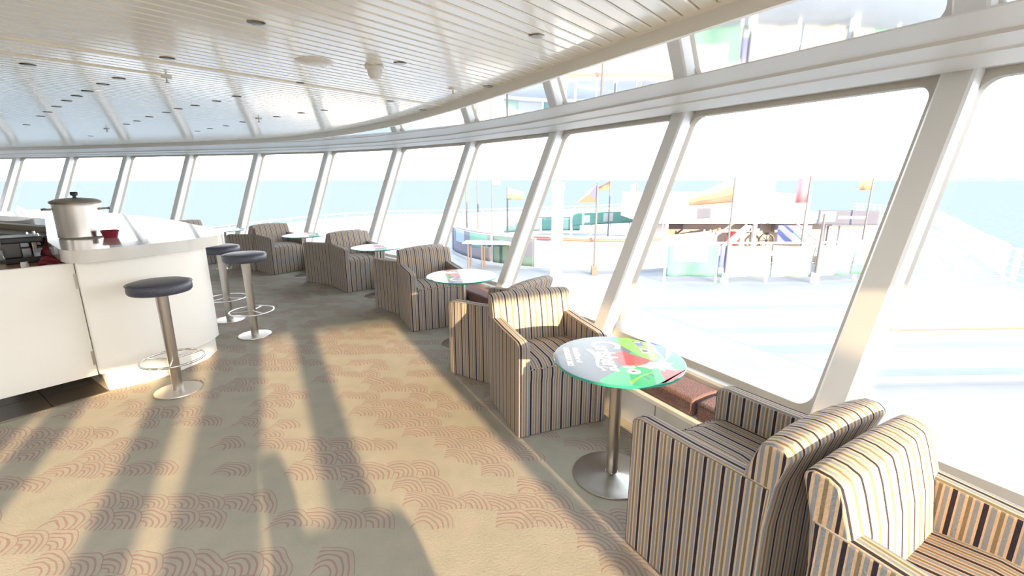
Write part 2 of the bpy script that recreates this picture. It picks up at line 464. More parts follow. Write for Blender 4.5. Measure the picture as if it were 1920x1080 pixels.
# raised cream joint strips running with the planks
strip_m = prin('pale_cream_joint_strip', (.95, .90, .74), .3)
def strip(name, p, q, wd):
    a = Vector((p.x, p.y)); t = D; s0 = a - t * 6; 
    b = Vector((q.x, q.y)); mbb = MB(); n = E_
    mbb.loft([[Vector((x.x + n.x * e, x.y + n.y * e, ZC - h)) for e, h in ((-wd, -.004), (-wd * .6, .006), (wd * .6, .006), (wd, -.004))] for x in (s0, b)])
    return struct(mbb.build(name, strip_m, None, 30))
strip('trim_33', atz(320, 118, ZC), atz(320, 118, ZC) + Vector((D.x, D.y, 0)) * 4.6, .022)
strip('trim_34', atz(205, 123, ZC), atz(308, 141, ZC), .013)

# unseen side and rear lounge walls; rear openings invented to shape the sunlight
def wallseg(mb, a, b, z0, z1, th=.12):
    t = (b - a).normalized(); n = Vector((t.y, -t.x))
    mb.prism([(a.x, a.y), (b.x, b.y), (b.x + n.x * th, b.y + n.y * th), (a.x + n.x * th, a.y + n.y * th)], z0, z1)
streak_openings = [(-1.56, -1.50), (-1.30, -.90), (-.68, -.56), (-.17, .11), (.33, 1.14)]  # widths set to throw the sun bars and gaps on the carpet
mb = MB(); a = cs(-9.6, SW); 
c = -9.6
for (o0, o1) in streak_openings:
    wallseg(mb, cs(o0, SW), cs(c, SW), -.1, 2.5); wallseg(mb, cs(o1, SW), cs(o0, SW), -.1, .5); wallseg(mb, cs(o1, SW), cs(o0, SW), 1.88 if o0 < -1.5 else 2.06, 2.5); c = o1
wallseg(mb, cs(1.2, SW), cs(c, SW), -.1, 2.5)
wallseg(mb, cs(1.26, SN - .02), cs(1.26, SW), -.1, 2.5, .08)
wallseg(mb, cs(3.4, SN), cs(1.2, SN), -.1, .5); wallseg(mb, cs(3.4, SN), cs(1.2, SN), 2.01, 2.5); wallseg(mb, cs(2.40, SN), cs(2.28, SN), .5, 2.1)
struct(mb.build('wall_back_sun_slots', cream))
mb = MB(); wallseg(mb, cs(-9.5, SW), cs(-9.5, 16.2), -.1, 2.5); struct(mb.build('wall_left', cream))
gb = MB(); 
for (o0, o1, ss) in [(*q_, SW) for q_ in streak_openings] + [(1.2, 3.3, SN)]:
    p, q2 = cs(o0, ss - .05), cs(o1, ss - .05); vs = [gb.bm.verts.new(v) for v in ((p.x, p.y, .5), (q2.x, q2.y, .5), (q2.x, q2.y, 2.06), (p.x, p.y, 2.06))]; gb._f(vs)
struct(gb.build('window_30', glass))  # panes of the unseen openings shaped for the sun

# window bench: one continuous ledge with a front panel
bt = empty('window_bench', (0, 0, 0), 0, 'long cream built-in bench ledge following the curved windows under the brown cushions', 'bench')
fo_ = [-.235] * 6 + [-.20, -.15, -.11, -.08, -.06, -.06, -.06, -.06, -.06, -.06]
fo = [F45 + v for v in fo_]
def swp(prof, name, mat, sm=20):
    cols = [offs(P0, [p[0] + p[1] * v for v in fo_]) for p in prof]
    mb = MB(); mb.loft([[Vector((c[i].x, c[i].y, p[2])) for c, p in zip(cols, prof)] for i in range(NM)])
    return mb.build(name, mat, bt, sm)
swp([(F45 + .10, 0, .0), (F45 + .02, 1, 0), (F45 + .02, 1, .232), (F45 + .10, 0, .232)], 'front_panel', cream)
swp([(F45 + .10, 0, .233), (F45, 1, .233), (F45 - .004, 1, .238), (F45 - .004, 1, .262), (F45, 1, .268), (F45 + .10, 0, .268)], 'seat_ledge', cream)
swp([(F45 + .10, 0, .269), (F45 + .035, 0, .269), (F45 + .03, 0, .395), (F45 + .04, 0, .41), (F45 + .10, 0, .415)], 'back_rail', greyc)
# joints in the front panel
jl = subdiv(offs(P0, [v + .0185 for v in fo]), 2)
for k in range(4, 23):
    p = jl[k]; t = (jl[min(k+1, len(jl)-1)] - jl[k-1]).normalized(); M = Matrix.Translation((p.x, p.y, 0)) @ Matrix.Rotation(atan2(t.y, t.x), 4, 'Z')
    if k % 2: MB().box(-.002, .002, -.0, .004, .0, .23, M).build('panel_joint', dark_gasket, bt)

# bench cushions
cb_f, cb_b = offs(P0, [min(v + .02, F45 - .10) for v in fo]), offs(P0, F45 + .025)
def arc_pts(s0, s1):
    """points along the bench between arc lengths, mid line"""
    mid = offs(P0, F45 - .1); acc = 0; out = []
    # measured from index 3 (M0)
    L = [0]
    for a, b in zip(mid[:-1], mid[1:]): L.append(L[-1] + (b - a).length)
    ofs = L[3]
    def ev(s):
        s += ofs
        for j in range(len(L) - 1):
            if L[j] <= s <= L[j+1] or j == len(L) - 2:
                u = (s - L[j]) / (L[j+1] - L[j]); return j + u
    a, b = ev(s0), ev(s1); ks = [a] + [k for k in range(int(a) + 1, int(b) + 1) if a < k < b] + [b]
    return ks
def lerpP(P, k):
    j = min(int(k), len(P) - 2); return P[j].lerp(P[j+1], k - j)
cush_lab = {-1: 'brown tweed bench cushion partly hidden by the nearest pair of back-to-back armchairs', 0: 'brown tweed bench cushion with sunlit back, right of the seam beside the nearest table', 1: 'long brown tweed bench cushion behind the nearest printed glass table'}
cush_n = {2: 'brown tweed bench cushion beside the right arm of the nearest facing armchair', 3: 'brown tweed bench cushion at the foot of the third window mullion from the right', 4: 'brown tweed bench cushion behind the second printed glass table', 5: 'brown tweed bench cushion hidden behind the armchair facing the second table', 6: 'brown tweed bench cushion just past the armchairs at the second table', 7: 'brown tweed bench cushion behind the third glass table', 8: 'brown tweed bench cushion behind the chairs of the third table'}
for k in range(-1, 7):
    s0 = -.27 + .8275 * (k - 0) + .0; s1 = s0 + .8275 - .014
    ks = arc_pts(s0, s1); mb = MB(); rings = []
    for kk in ks:
        f, b = lerpP(cb_f, kk), lerpP(cb_b, kk)
        rings.append([Vector((f.x, f.y, .27)), Vector((b.x, b.y, .27)), Vector((b.x, b.y, .378)), Vector((f.lerp(b, .5).x, f.lerp(b, .5).y, .384)), Vector((f.x, f.y, .376))])
    mb.loft(rings); o = mb.build('bench_cushion', tweed, None, bevel=.022, bseg=4)
    tag(o, cush_lab.get(k) or cush_n[k], 'cushion', 'brown tweed cushions along the window bench')

# ------------------------------------------------------------ armchairs
CW, CD_ = .62, .60
def make_chair():
    root = empty('striped_armchair')
    hw = CW / 2; y0, y1 = -CD_ / 2, CD_ / 2; at_ = .075
    # arms: shaped side panels
    for sx in (-1, 1):
        prof = [(y1, 0), (y1, .60), (y1 - .012, .622), (y1 - .05, .634), (0, .640), (y0 + .10, .652), (y0 + .006, .655), (y0 + .016, .5), (y0 + .016, 0)]
        mb = MB(); xa, xb = (sx * (hw + .002), sx * (hw - at_))
        mb.loft([[Vector((x, y, z)) for y, z in prof] for x in (xa, xb)])
        o = mb.build('arm', fab, root, bevel=.012); stripe_uv(o)
    # backrest: one full-width leaning panel that the arms run into
    prof = [(y0 + .012, .006), (y0 + .012, .50), (y0 - .004, .66), (y0 - .036, .768), (y0 - .034, .786), (y0 - .012, .802), (y0 + .030, .800), (y0 + .058, .786), (y0 + .076, .74), (y0 + .108, .64), (y0 + .135, .46), (y0 + .135, .006)]
    mb = MB(); rings = []; hb = hw - .004
    for x in (-hb, -hb * .8, -hb * .4, 0, hb * .4, hb * .8, hb):
        k_ = 1 - (x / hb) ** 2; ring = []
        for y, z in prof:
            yy, zz = y, z + (.014 * k_ if z > .7 else 0)
            if y > y0 + .05 and z > .43: yy += .016 * k_
            ring.append(Vector((x, yy, zz)))
        rings.append(ring)
    mb.loft(rings); o = mb.build('backrest', fab_thin, root, bevel=.009); stripe_uv(o)
    # seat with a rounded front that runs down into the skirt
    xw = hw - at_ + .001
    prof = [(y1 - .012, .005), (y1 - .012, .36), (y1 - .004, .40), (y1 - .006, .44), (y1 - .025, .465), (y1 - .07, .484), (0, .494), (y0 + .13, .470), (y0 + .13, .005)]
    mb = MB(); rings = []
    for x in (-xw, -xw * .6, 0, xw * .6, xw):
        e = .010 * (1 - (x / xw) ** 2); rings.append([Vector((x, y, z + (e if z > .45 else 0))) for y, z in prof])
    mb.loft(rings); o = mb.build('seat', fab, root, 40); stripe_uv(o, 'x')
    # piping between seat and skirt
    pp = MB(); pp.tube([(-xw, y1 - .004, .452), (0, y1 - .003, .46), (xw, y1 - .004, .452)], .004, 6); stripe_uv(pp.build('piping', fab_thin, root))
    return root
CH_G = 'striped armchairs along the window'
chairs = [
 ((.227, 2.98), -69.2, 'striped armchair with sunlit backrest facing the nearest printed glass table'),
 ((-.105, 3.70), 146, 'striped armchair with its back to the sunlit nearest armchair, turned to the second table'),
 ((-.912, 5.052), -64.7, 'striped armchair in shade facing the camera side at the second glass table'),
 ((-1.305, 5.655), 139, 'striped armchair turned away behind the second table, facing the third table'),
 ((-2.321, 6.797), -49.2, 'striped armchair facing the third glass table, to its left'),
 ((-2.85, 7.235), 152, 'striped armchair turned away towards the fourth glass table'),
 ((-4.092, 8.045), -36.5, 'striped armchair just right of the leftmost visible glass table, seat towards us'),
 ((-4.68, 8.32), 161, 'striped armchair seen from its side directly behind the dark bar stools'),
 ((-6.05, 8.74), -25, 'striped armchair with only its back top showing over the far end of the bar'),
 ((.927, 1.653), 120, 'striped armchair seen from behind and side at lower right, facing the nearest table'),
 ((1.271, 1.026), -59, 'striped armchair in the lower right corner with brightly sunlit backrest'),
 ((.93, -1.35), 118 - 90 + 6, 'striped armchair standing behind the camera by the window')]
proto = make_chair()
for k, ((x, y), h, lab) in enumerate(chairs):
    o = proto if k == 0 else copy_tree(proto)
    o.location = (x, y, 0); o.rotation_euler = (0, 0, radians(h - 90)); tag(o, lab, 'chair', CH_G)

# ------------------------------------------------------------ printed glass tables
glass_edge = prin('green_glass_edge', (.02, .30, .22), .12, Transmission_Weight=.0, Coat_Weight=1.0)
P_grey = prin('print_slate', (.10, .13, .17), .35, Coat_Weight=.3, Coat_Roughness=.04, Specular_IOR_Level=.12)
P_gre = prin('print_green', (.02, .36, .13), .35, Coat_Weight=.3, Coat_Roughness=.04, Specular_IOR_Level=.12)
P_lgr = prin('print_light_green', (.18, .42, .06), .35, Coat_Weight=.3, Coat_Roughness=.04, Specular_IOR_Level=.12)
P_red = prin('print_red', (.60, .04, .03), .35, Coat_Weight=.3, Coat_Roughness=.04, Specular_IOR_Level=.12)
P_blu = prin('print_blue', (.04, .13, .55), .35, Coat_Weight=.3, Coat_Roughness=.04, Specular_IOR_Level=.12)
P_whi = prin('print_white', (.85, .86, .86), .35, Coat_Weight=.3, Coat_Roughness=.04, Specular_IOR_Level=.12)
P_pur = prin('print_purple', (.16, .12, .45), .35, Coat_Weight=.3, Coat_Roughness=.04, Specular_IOR_Level=.12)
def text_mesh(name, body, size, shear=0.0, bold=0.0, mat=None, parent=None):
    c = bpy.data.curves.new(name, 'FONT'); c.body = body; c.size = size; c.shear = shear; c.offset = bold; c.extrude = .0003; c.resolution_u = 3
    t = bpy.data.objects.new(name, c); COL.objects.link(t)
    dg = bpy.context.evaluated_depsgraph_get(); dg.update()
    me = bpy.data.meshes.new_from_object(t.evaluated_get(dg)); bpy.data.objects.remove(t, do_unlink=True)
    me.materials.clear(); me.materials.append(mat)
    o = bpy.data.objects.new(name, me); COL.objects.link(o)
    if parent: o.parent = parent
    return o
def clipdisc(pts, R):
    out = []
    n = len(pts)
    for i in range(n):
        a, b = Vector(pts[i]), Vector(pts[(i+1) % n])
        for j in range(12):
            p = a.lerp(b, j / 12)
            if p.length > R: p = p.normalized() * R
            out.append((p.x, p.y))
    return out
TR, TZ = .335, .69
def make_table():
    root = empty('round_pedestal_table')
    MB().lathe([(.0, 0), (.205, 0), (.212, .004), (.210, .009), (.17, .014), (.05, .018), (.034, .026), (0, .026)], 48).build('base_plate', steel, root, 25)
    MB().lathe([(0, .02), (.031, .02), (.031, TZ - .022), (0, TZ - .022)], 24).build('column', steel, root, 30)
    MB().lathe([(0, TZ - .024), (.10, TZ - .024), (.11, TZ - .014), (0, TZ - .014)], 32).build('mounting_plate', steel, root, 30)
    tp = MB().lathe([(0, TZ - .013), (TR - .002, TZ - .013), (TR, TZ - .011), (TR, TZ - .002), (TR - .002, TZ), (0, TZ)], 72).build('glass_top', glass_edge, root, 30)
    z = TZ + .0002; rp_ = TR - .003
    def sheet(polys):
        mb = MB()
        for mi, lay, pts in polys:
            mb.mi = mi; mb.prism(pts, z, z + .00012 * (lay + 1))
        return mb
    circ = [(rp_ * cos(2*pi*i/72), rp_ * sin(2*pi*i/72)) for i in range(72)]
    R9 = rp_ - .001
    polys = [(0, 0, circ),
      (1, 1, clipdisc([(.01, .35), (.10, .10), (.04, .02), (0, -.10), (-.06, -.18), (-.15, -.27), (-.1, -.5), (.5, -.5), (.5, .5)], R9)),
      (2, 2, clipdisc([(.05, .19), (.10, .5), (.28, .5), (.205, -.02), (.15, -.035)], R9)),
      (3, 2.5, [(.035, .10), (-.02, .05), (-.025, -.02), (.0, -.10), (.10, -.09), (.18, -.045)]),
      (4, 3, clipdisc([(.225, .5), (.40, .30), (.232, -.06)], R9)),
      (5, 3.2, clipdisc([(.215, .5), (.235, .5), (.234, -.02), (.224, -.02)], R9)), (5, 3.3, clipdisc([(.36, .30), (.42, .24), (.238, -.03), (.232, -.04)], R9)),
      (3, 3, clipdisc([(.165, -.165), (.15, -.40), (.40, -.20), (.235, -.14)], R9)),
      (5, 4, [(.07, -.112), (.12, -.085), (.15, -.05), (.185, -.058), (.205, -.02), (.235, -.025), (.232, -.06), (.262, -.075), (.235, -.095), (.250, -.165), (.20, -.135), (.185, -.175), (.165, -.13), (.12, -.14), (.11, -.12)]),
      (5, 3.6, [(-.005, -.12), (.02, -.098), (.035, -.112), (.055, -.10), (.06, -.125), (.03, -.14)]),
      (5, 4.2, [(.037 + .034 * cos(i), -.172 + .03 * sin(i)) for i in [2*pi*k/20 for k in range(20)]]),
      (3, 4.6, [(.037 + .013 * cos(i), -.172 + .012 * sin(i)) for i in [2*pi*k/5 for k in range(5)]]),
      (6, 4, [(.135, .262), (.185, .245), (.180, .175), (.150, .17), (.145, .205)]), (5, 4.4, [(.145, .243), (.176, .236), (.175, .222), (.143, .228)]),
      (5, 4, [(.148, .14), (.190, .12), (.190, .065), (.145, .07)]), (0, 4.5, [(.155, .125), (.182, .115), (.182, .08), (.153, .083)]),
      (2, 3.5, clipdisc([(-.02, -.29), (.06, -.215), (.13, -.175), (.134, -.18), (.06, -.228), (-.01, -.32)], R9)),
      (0, 3.5, [(.10, -.20), (.12, -.23), (.125, -.228), (.105, -.195)]), (0, 3.5, [(.07, -.225), (.085, -.262), (.092, -.26), (.077, -.22)])]
    sheet(polys).build('printed_artwork', [P_grey, P_gre, P_lgr, P_red, P_blu, P_whi, P_pur], root)
    zt = z + .0009
    # lettering reads towards -y, tops of letters towards +x
    def place(o, x, y, sx=1, sy=1): o.location = (x, y, zt); o.rotation_euler = (0, 0, -pi / 2); o.scale = (sx, sy, 1); return o
    c = text_mesh('lettering', 'C', .22, .12, .004, P_whi, root); place(c, -.105, .262, .78, 1.0)
    c['label'] = 'large white script initial of the printed brand name'
    t = text_mesh('lettering', 'arlsberg', .135, .18, .003, P_whi, root); place(t, -.095, .180, .78, 1.0)
    t['label'] = 'white lettering of the brand name printed across the top'
    t2 = text_mesh('lettering', 'Official Beer of', .043, 0, .0008, P_whi, root); place(t2, -.222, .145, .78, 1)
    t3 = text_mesh('lettering', 'UEFA EURO 2012', .043, 0, .0008, P_whi, root); place(t3, -.272, .150, .78, 1)
    # leaf-like flourish under the name
    ctr = [(-.142, .128, .018), (-.122, .09, .026), (-.108, .045, .028), (-.108, -.005, .026), (-.117, -.055, .020), (-.124, -.10, .012), (-.112, -.135, .007), (-.10, -.155, .004)]
    mb = MB(); L = [(x - w / 2, y - w * .25) for x, y, w in ctr]; R = [(x + w / 2, y + w * .25) for x, y, w in ctr]
    for i in range(len(ctr) - 1):
        mb.prism([L[i], L[i+1], R[i+1], R[i]], zt - .0004, zt + .0001)
    mb.build('flourish', P_whi, root)
    return root
tabs = [((.552, 2.235), 0, 'nearest round glass table, printed dark with white lettering, red and green artwork'),
        ((-.483, 4.31), 165, 'second round glass table from the front, pale reflections over its printed top'),
        ((-1.842, 6.197), 120, 'third round glass table, between two pairs of armchairs in mid distance'),
        ((-3.425, 7.55), 150, 'fourth round glass table, pale top level with the stool seats'),
        ((-5.20, 8.30), 175, 'farthest visible round glass table, above the tip of the bar top')]
tp = make_table()
for k, ((x, y), r, lab) in enumerate(tabs):
    o = tp if k == 0 else copy_tree(tp)
    o.location = (x, y, 0); o.rotation_euler = (0, 0, radians(r)); tag(o, lab, 'table', 'printed glass tables by the windows')

# ------------------------------------------------------------ bar stools
def make_stool():
    root = empty('bar_stool')
    MB().lathe([(0, 0), (.152, 0), (.158, .004), (.156, .010), (.10, .013), (.045, .016), (0, .016)], 40).build('base_plate', steel, root, 25)
    MB().lathe([(0, .012), (.036, .012), (.036, .30), (.038, .60), (.041, .79), (0, .79)], 28).build('column', steel, root, 30)
    s = MB().lathe([(0, .785), (.17, .785), (.188, .790), (.197, .802), (.199, .82), (.197, .848), (.188, .862), (.17, .868), (.08, .872), (0, .873)], 48).build('seat', slate, root, 60)
    sm = MB(); sm.tube([(.1995 * cos(a), .1995 * sin(a), .856) for a in [2*pi*i/40 for i in range(40)]], .003, 6, True); sm.build('seam', slate, s, 60)
    r = MB(); r.tube([(.205 * cos(a), .205 * sin(a), .265) for a in [2*pi*i/48 for i in range(48)]], .009, 10, True)
    r.build('foot_ring', chrome, root, 60)
    for k in range(3):
        a = radians(40 + 120 * k); MB().tube([(.03 * cos(a), .03 * sin(a), .265), (.2 * cos(a), .2 * sin(a), .265)], .007, 8).build('ring_spoke', chrome, root, 60)
    return root
st = [((-2.58, 3.27), 20, 'dark slate bar stool nearest the camera, standing at the end of the white bar'),
      ((-2.69, 4.56), 50, 'dark slate bar stool standing farthest out from the bar, in front of the striped armchairs'),
      ((-3.27, 5.09), 75, 'dark slate bar stool with its seat tucked under the tip of the bar top'),
      ((-4.10, 5.66), 10, 'bar stool almost wholly hidden behind the end of the bar, foot ring showing')]
sp_ = make_stool()
for k, ((x, y), r, lab) in enumerate(st):
    o = sp_ if k == 0 else copy_tree(sp_)
    o.location = (x, y, 0); o.rotation_euler = (0, 0, radians(r)); tag(o, lab, 'stool', 'bar stools around the bar')

# ------------------------------------------------------------ bar counter
bar = empty('bar_counter', (-3.2, 3.7, 0), 0, 'white bar counter with rounded end and thick polished white top', 'bar counter')
bl = Vector((-3.2, 3.7))
def loc(P): return [(p[0] - bl.x, p[1] - bl.y) for p in P]
def rounded(pts, k=5, f=.3):
    out = []; n = len(pts)
    for i in range(n):
        a, b, c = Vector(pts[i-1]), Vector(pts[i]), Vector(pts[(i+1) % n])
        p, q = b.lerp(a, f), b.lerp(c, f)
        for j in range(k + 1):
            u = j / k; out.append(tuple(p * (1-u)**2 + b * 2*u*(1-u) + q * u*u))
    return out
inner = [(-7.6, 6.55), (-5.86, 5.80)]
top = [(-3.68, 3.62), (-3.10, 3.13), (-2.92, 3.26), (-2.74, 3.52), (-2.63, 3.86), (-2.60, 4.16), (-2.78, 4.40), (-3.46, 5.03), (-4.5, 5.9), (-6.15, 6.92), (-7.6, 7.5)] 
def chaikin(P, it=2, keep=()):
    for _ in range(it):
        Q = [P[0]]
        for a, b in zip(P[:-1], P[1:]):
            Q.append((a[0]*.75 + b[0]*.25, a[1]*.75 + b[1]*.25)); Q.append((a[0]*.25 + b[0]*.75, a[1]*.25 + b[1]*.75))
        Q.append(P[-1]); P = Q
    return P
topo = [top[0]] + chaikin([(-3.40, 3.383), (-3.08, 3.115)] + top[2:], 2) + inner
MB().prism(loc(topo), 1.02, 1.11).build('countertop', white_top, bar, bevel=.012, tri=True)
kick = [(-3.62, 3.72), (-3.12, 3.255), (-3.0, 3.345), (-2.90, 3.44), (-2.84, 3.56), (-2.79, 3.73), (-2.755, 3.92), (-2.80, 4.12), (-2.98, 4.36), (-3.62, 4.90), (-4.62, 5.74), (-6.22, 6.74), (-7.6, 7.3), (-7.6, 6.75), (-5.95, 5.95)]
def inset(P, d):
    Q = [Vector(p) for p in P]; n = len(Q); out = []
    a = sum(Q[i].x * Q[(i+1) % n].y - Q[(i+1) % n].x * Q[i].y for i in range(n)); sg = 1 if a > 0 else -1
    for i in range(n):
        t1 = (Q[i] - Q[i-1]).normalized(); t2 = (Q[(i+1) % n] - Q[i]).normalized()
        n1 = Vector((-t1.y, t1.x)) * sg; n2 = Vector((-t2.y, t2.x)) * sg; m = (n1 + n2).normalized()
        p = Q[i] + m * (d / max(.5, m.dot(n1))); out.append((p.x, p.y))
    return out
MB().prism(loc(inset(kick, .012)), 0, .15).build('kick_plate', white_bar, bar, bevel=.004)
MB().prism(loc(inset(kick, -.022)), .15, 1.0195).build('front_panel', white_bar, bar, bevel=.010)
# hinged flap that closes the bar opening
ga, gb_ = Vector((-3.185, 3.325)), Vector((-3.185, 3.325)) + Vector((-.61, -.79)).normalized() * 1.25
gt = (gb_ - ga).normalized(); gr = atan2(gt.y, gt.x)
gate = empty('bar_gate', (ga.x, ga.y, 0), gr, 'plain white bar gate panel hanging on steel hinges at the left edge', 'gate')
MB().box(.034, 1.25, -.02, .02, .125, 1.0).build('panel', white_bar, gate, bevel=.004)
for z0 in (.20, .80):
    h_ = MB().lathe([(0, 0), (.009, 0), (.009, .13), (0, .13)], 12, (.006, .026, z0)).build('hinge', steel, gate, 30)
    MB().box(-.022, .05, .021, .025, z0 + .01, z0 + .12).build('hinge_leaf', steel, h_)
MB().box(.0, .034, -.016, -.004, .13, 1.0).build('gap_shade_strip', black, gate)  # black strip standing in for the shaded gap beside the bar
MB().box(.0, .9, -.09, -.03, .0, .002).build('floor_track', steel, gate) if False else None

# dark tiled floor behind the gate
tz = .004
tp0, tp1 = Vector((-3.10, 3.245)), Vector((-3.43, 2.775)); td = (tp1 - tp0).normalized(); tn = Vector((td.y, -td.x))
if tn.x > 0: tn = -tn
mb = MB(); mb.mi = 1
def tpt(u, v): p = tp0 + td * u + tn * v; return (p.x, p.y)
mb.prism([tpt(-.0, 0), tpt(3.2, 0), tpt(3.2, 3.4), tpt(-.0, 3.4)], .0005, .002); mb.mi = 0
for i in range(10):
    for j in range(10):
        u0, v0 = i * .31 + .0, j * .33
        mb.prism([tpt(u0 + .004, v0 + .004), tpt(u0 + .306, v0 + .004), tpt(u0 + .306, v0 + .326), tpt(u0 + .004, v0 + .326)], .0015, tz)
struct(mb.build('floor_tiles', [tile_m, grout]))
mb = MB(); mb.prism([tpt(0, -.012), tpt(3.2, -.012), tpt(3.2, .008), tpt(0, .008)], 0, .008)
struct(mb.build('trim_36', prin('carpet_edge_strip', (.30, .26, .2), .4, .6)))
# back of the bar: low service counter with equipment
sc_ = empty('service_counter', (-4.1, 3.75, 0), 0, 'low brown-topped service counter inside the bar behind the gate', 'counter')
so = Vector((-4.1, 3.75))
sv = [(-3.55, 3.50), (-3.95, 3.10), (-5.6, 4.55), (-6.0, 5.55), (-5.55, 5.35)]
sv = [(-3.60, 3.58), (-3.92, 3.26), (-6.3, 5.45), (-5.95, 5.72)]
MB().prism([(p[0] - so.x, p[1] - so.y) for p in sv], .86, .90).build('worktop', brownwood, sc_, bevel=.004)
MB().prism([(p[0] - so.x, p[1] - so.y) for p in inset(sv, .03)], .0, .86).build('cabinet', darkgrey, sc_)
# stock pot
px_, py_ = -3.68, 3.93
pot = empty('stock_pot', (px_, py_, 1.11), radians(10), 'large ribbed steel stock pot with lid standing on the bar top', 'pot')
prof = [(0, 0), (.160, 0), (.166, .006)]
for k in range(11): prof += [(.168, .012 + k * .024), (.1665, .022 + k * .024)]
prof = [(r_ * .93, z_) for r_, z_ in prof]; prof += [(.157, .282), (.163, .286), (.163, .292), (.157, .292), (.0, .292)]
MB().lathe(prof, 56).build('body', steel, pot, 25)
ld = MB().lathe([(0, .288), (.166, .288), (.170, .294), (.164, .305), (.12, .322), (.05, .330), (0, .331)], 56).build('lid', steel, pot, 25)
MB().lathe([(0, .325), (.014, .325), (.012, .345), (.024, .35), (.026, .372), (.02, .378), (0, .378)], 20).build('knob', black, ld, 30)
for a in (radians(205), radians(25)):
    c, s_ = cos(a), sin(a); q = Vector((-s_, c))
    pts = [Vector((c * .152, s_ * .152, .235)) + Vector((q.x, q.y, 0)) * .055, Vector((c * .205, s_ * .205, .238)) + Vector((q.x, q.y, 0)) * .045, Vector((c * .215, s_ * .215, .238)), Vector((c * .205, s_ * .205, .238)) - Vector((q.x, q.y, 0)) * .045, Vector((c * .152, s_ * .152, .235)) - Vector((q.x, q.y, 0)) * .055]
    h = MB().tube(pts, .006, 8).build('handle', steel, pot, 60)
    MB().tube(pts[1:4], .010, 8).build('grip', black, h, 60)
# ashtray-like bowl
bp = atz(208, 445, 1.11)
bw = empty('small_bowl', (bp.x, bp.y, 1.11), 0, 'small dark red bowl on the white bar top beside the pot', 'bowl')
MB().lathe([(0, 0), (.045, 0), (.050, .012), (.062, .055), (.066, .06), (.062, .062), (.058, .056), (.044, .016), (0, .012)], 28).build('dish', redplastic, bw, 40)
b_ = MB(); b_.box(.045, .078, -.012, .012, .052, .06); b_.build('rim_lug', redplastic, bw, bevel=.003)

# equipment behind the gate
def srv(x, y, z=.9): v = atz(x, y, z); return v
hd = gr
e1 = srv(66, 489)
cm = empty('coffee_grinder', (-4.20, 3.93, .9), radians(50), 'black coffee machine with chrome fittings behind the white gate', 'coffee machine')
MB().box(-.14, .12, -.15, .15, .0, .05).build('base', black, cm, bevel=.01)
MB().box(-.14, -.03, -.14, .14, .05, .20).build('body', darkgrey, cm, bevel=.012)
MB().box(-.14, .11, -.15, .15, .17, .22).build('top_cover', black, cm, bevel=.01)
for k in (-.07, .05):
    g = MB().lathe([(0, .11), (.022, .11), (.024, .165), (0, .165)], 16, (.05, k, 0)).build('brew_head', chrome, cm, 30)
    MB().tube([(.05, k, .125), (.15, k, .115)], .008, 8).build('handle', black, g, 60)
for k in (-.12, .12): MB().lathe([(0, 0), (.010, 0), (.010, .02), (0, .02)], 12, (.08, k, .222)).build('knob', chrome, cm, 30)
def crumple(name, loc_, sx, sy, sz, mat, label, cat, seed):
    random.seed(seed); bm = bmesh.new(); bmesh.ops.create_icosphere(bm, subdivisions=3, radius=1)
    for v in bm.verts:
        n = v.co.copy(); r = 1 + .13 * sin(n.x * 5 + seed) + .12 * sin(n.y * 6 + n.z * 4) + .05 * random.uniform(-1, 1)
        v.co = Vector((n.x * sx * r, n.y * sy * r, max(0, (n.z + .35)) * sz * r))
    m_ = MB(); m_.bm.free(); m_.bm = bm; o = m_.build(name, mat, None, 60); o.location = loc_; return tag(o, label, cat)
crumple('folded_cloth', (-4.04, 4.06, .9), .12, .10, .13, maroon, 'maroon cloth heaped on the service counter beside the pot', 'cloth', 3)
crumple('folded_cloth', (-3.83, 3.76, .9), .10, .08, .05, maroon, 'small maroon cloth lying at the front of the service counter', 'cloth', 8)
sg = Vector((-4.9, 4.45))
rk = empty('serving_rack', (-4.55, 4.10, .9), radians(137), 'dark glass rack with steel rails left of the maroon cloths', 'rack')
for k in range(2): MB().box(-.28, .28, -.16, .16, .10 * k, .10 * k + .015).build('shelf', darkgrey, rk, bevel=.003)
for x in (-.27, .27):
    for y in (-.15, .15): MB().tube([(x, y, 0), (x, y, .19)], .007, 8).build('post', steel, rk)
MB().tube([(-.27, -.15, .19), (.27, -.15, .19)], .008, 8).build('rail', chrome, rk); MB().tube([(-.27, .15, .19), (.27, .15, .19)], .008, 8).build('rail', chrome, rk)
for k, (x, y) in enumerate(((-3.80, 3.52), (-4.28, 4.32))):
    o = MB().lathe([(0, 0), (.022, 0), (.024, .04), (.020, .065), (0, .065)], 16, (0, 0, 0)).build('salt_shaker', [lamp_glass, P_lgr][k], None, 40); o.location = (x, y, .9)
    tag(o, ['small white shaker at the right end of the service counter', 'small pale green pot behind the black coffee machine'][k], 'shaker')
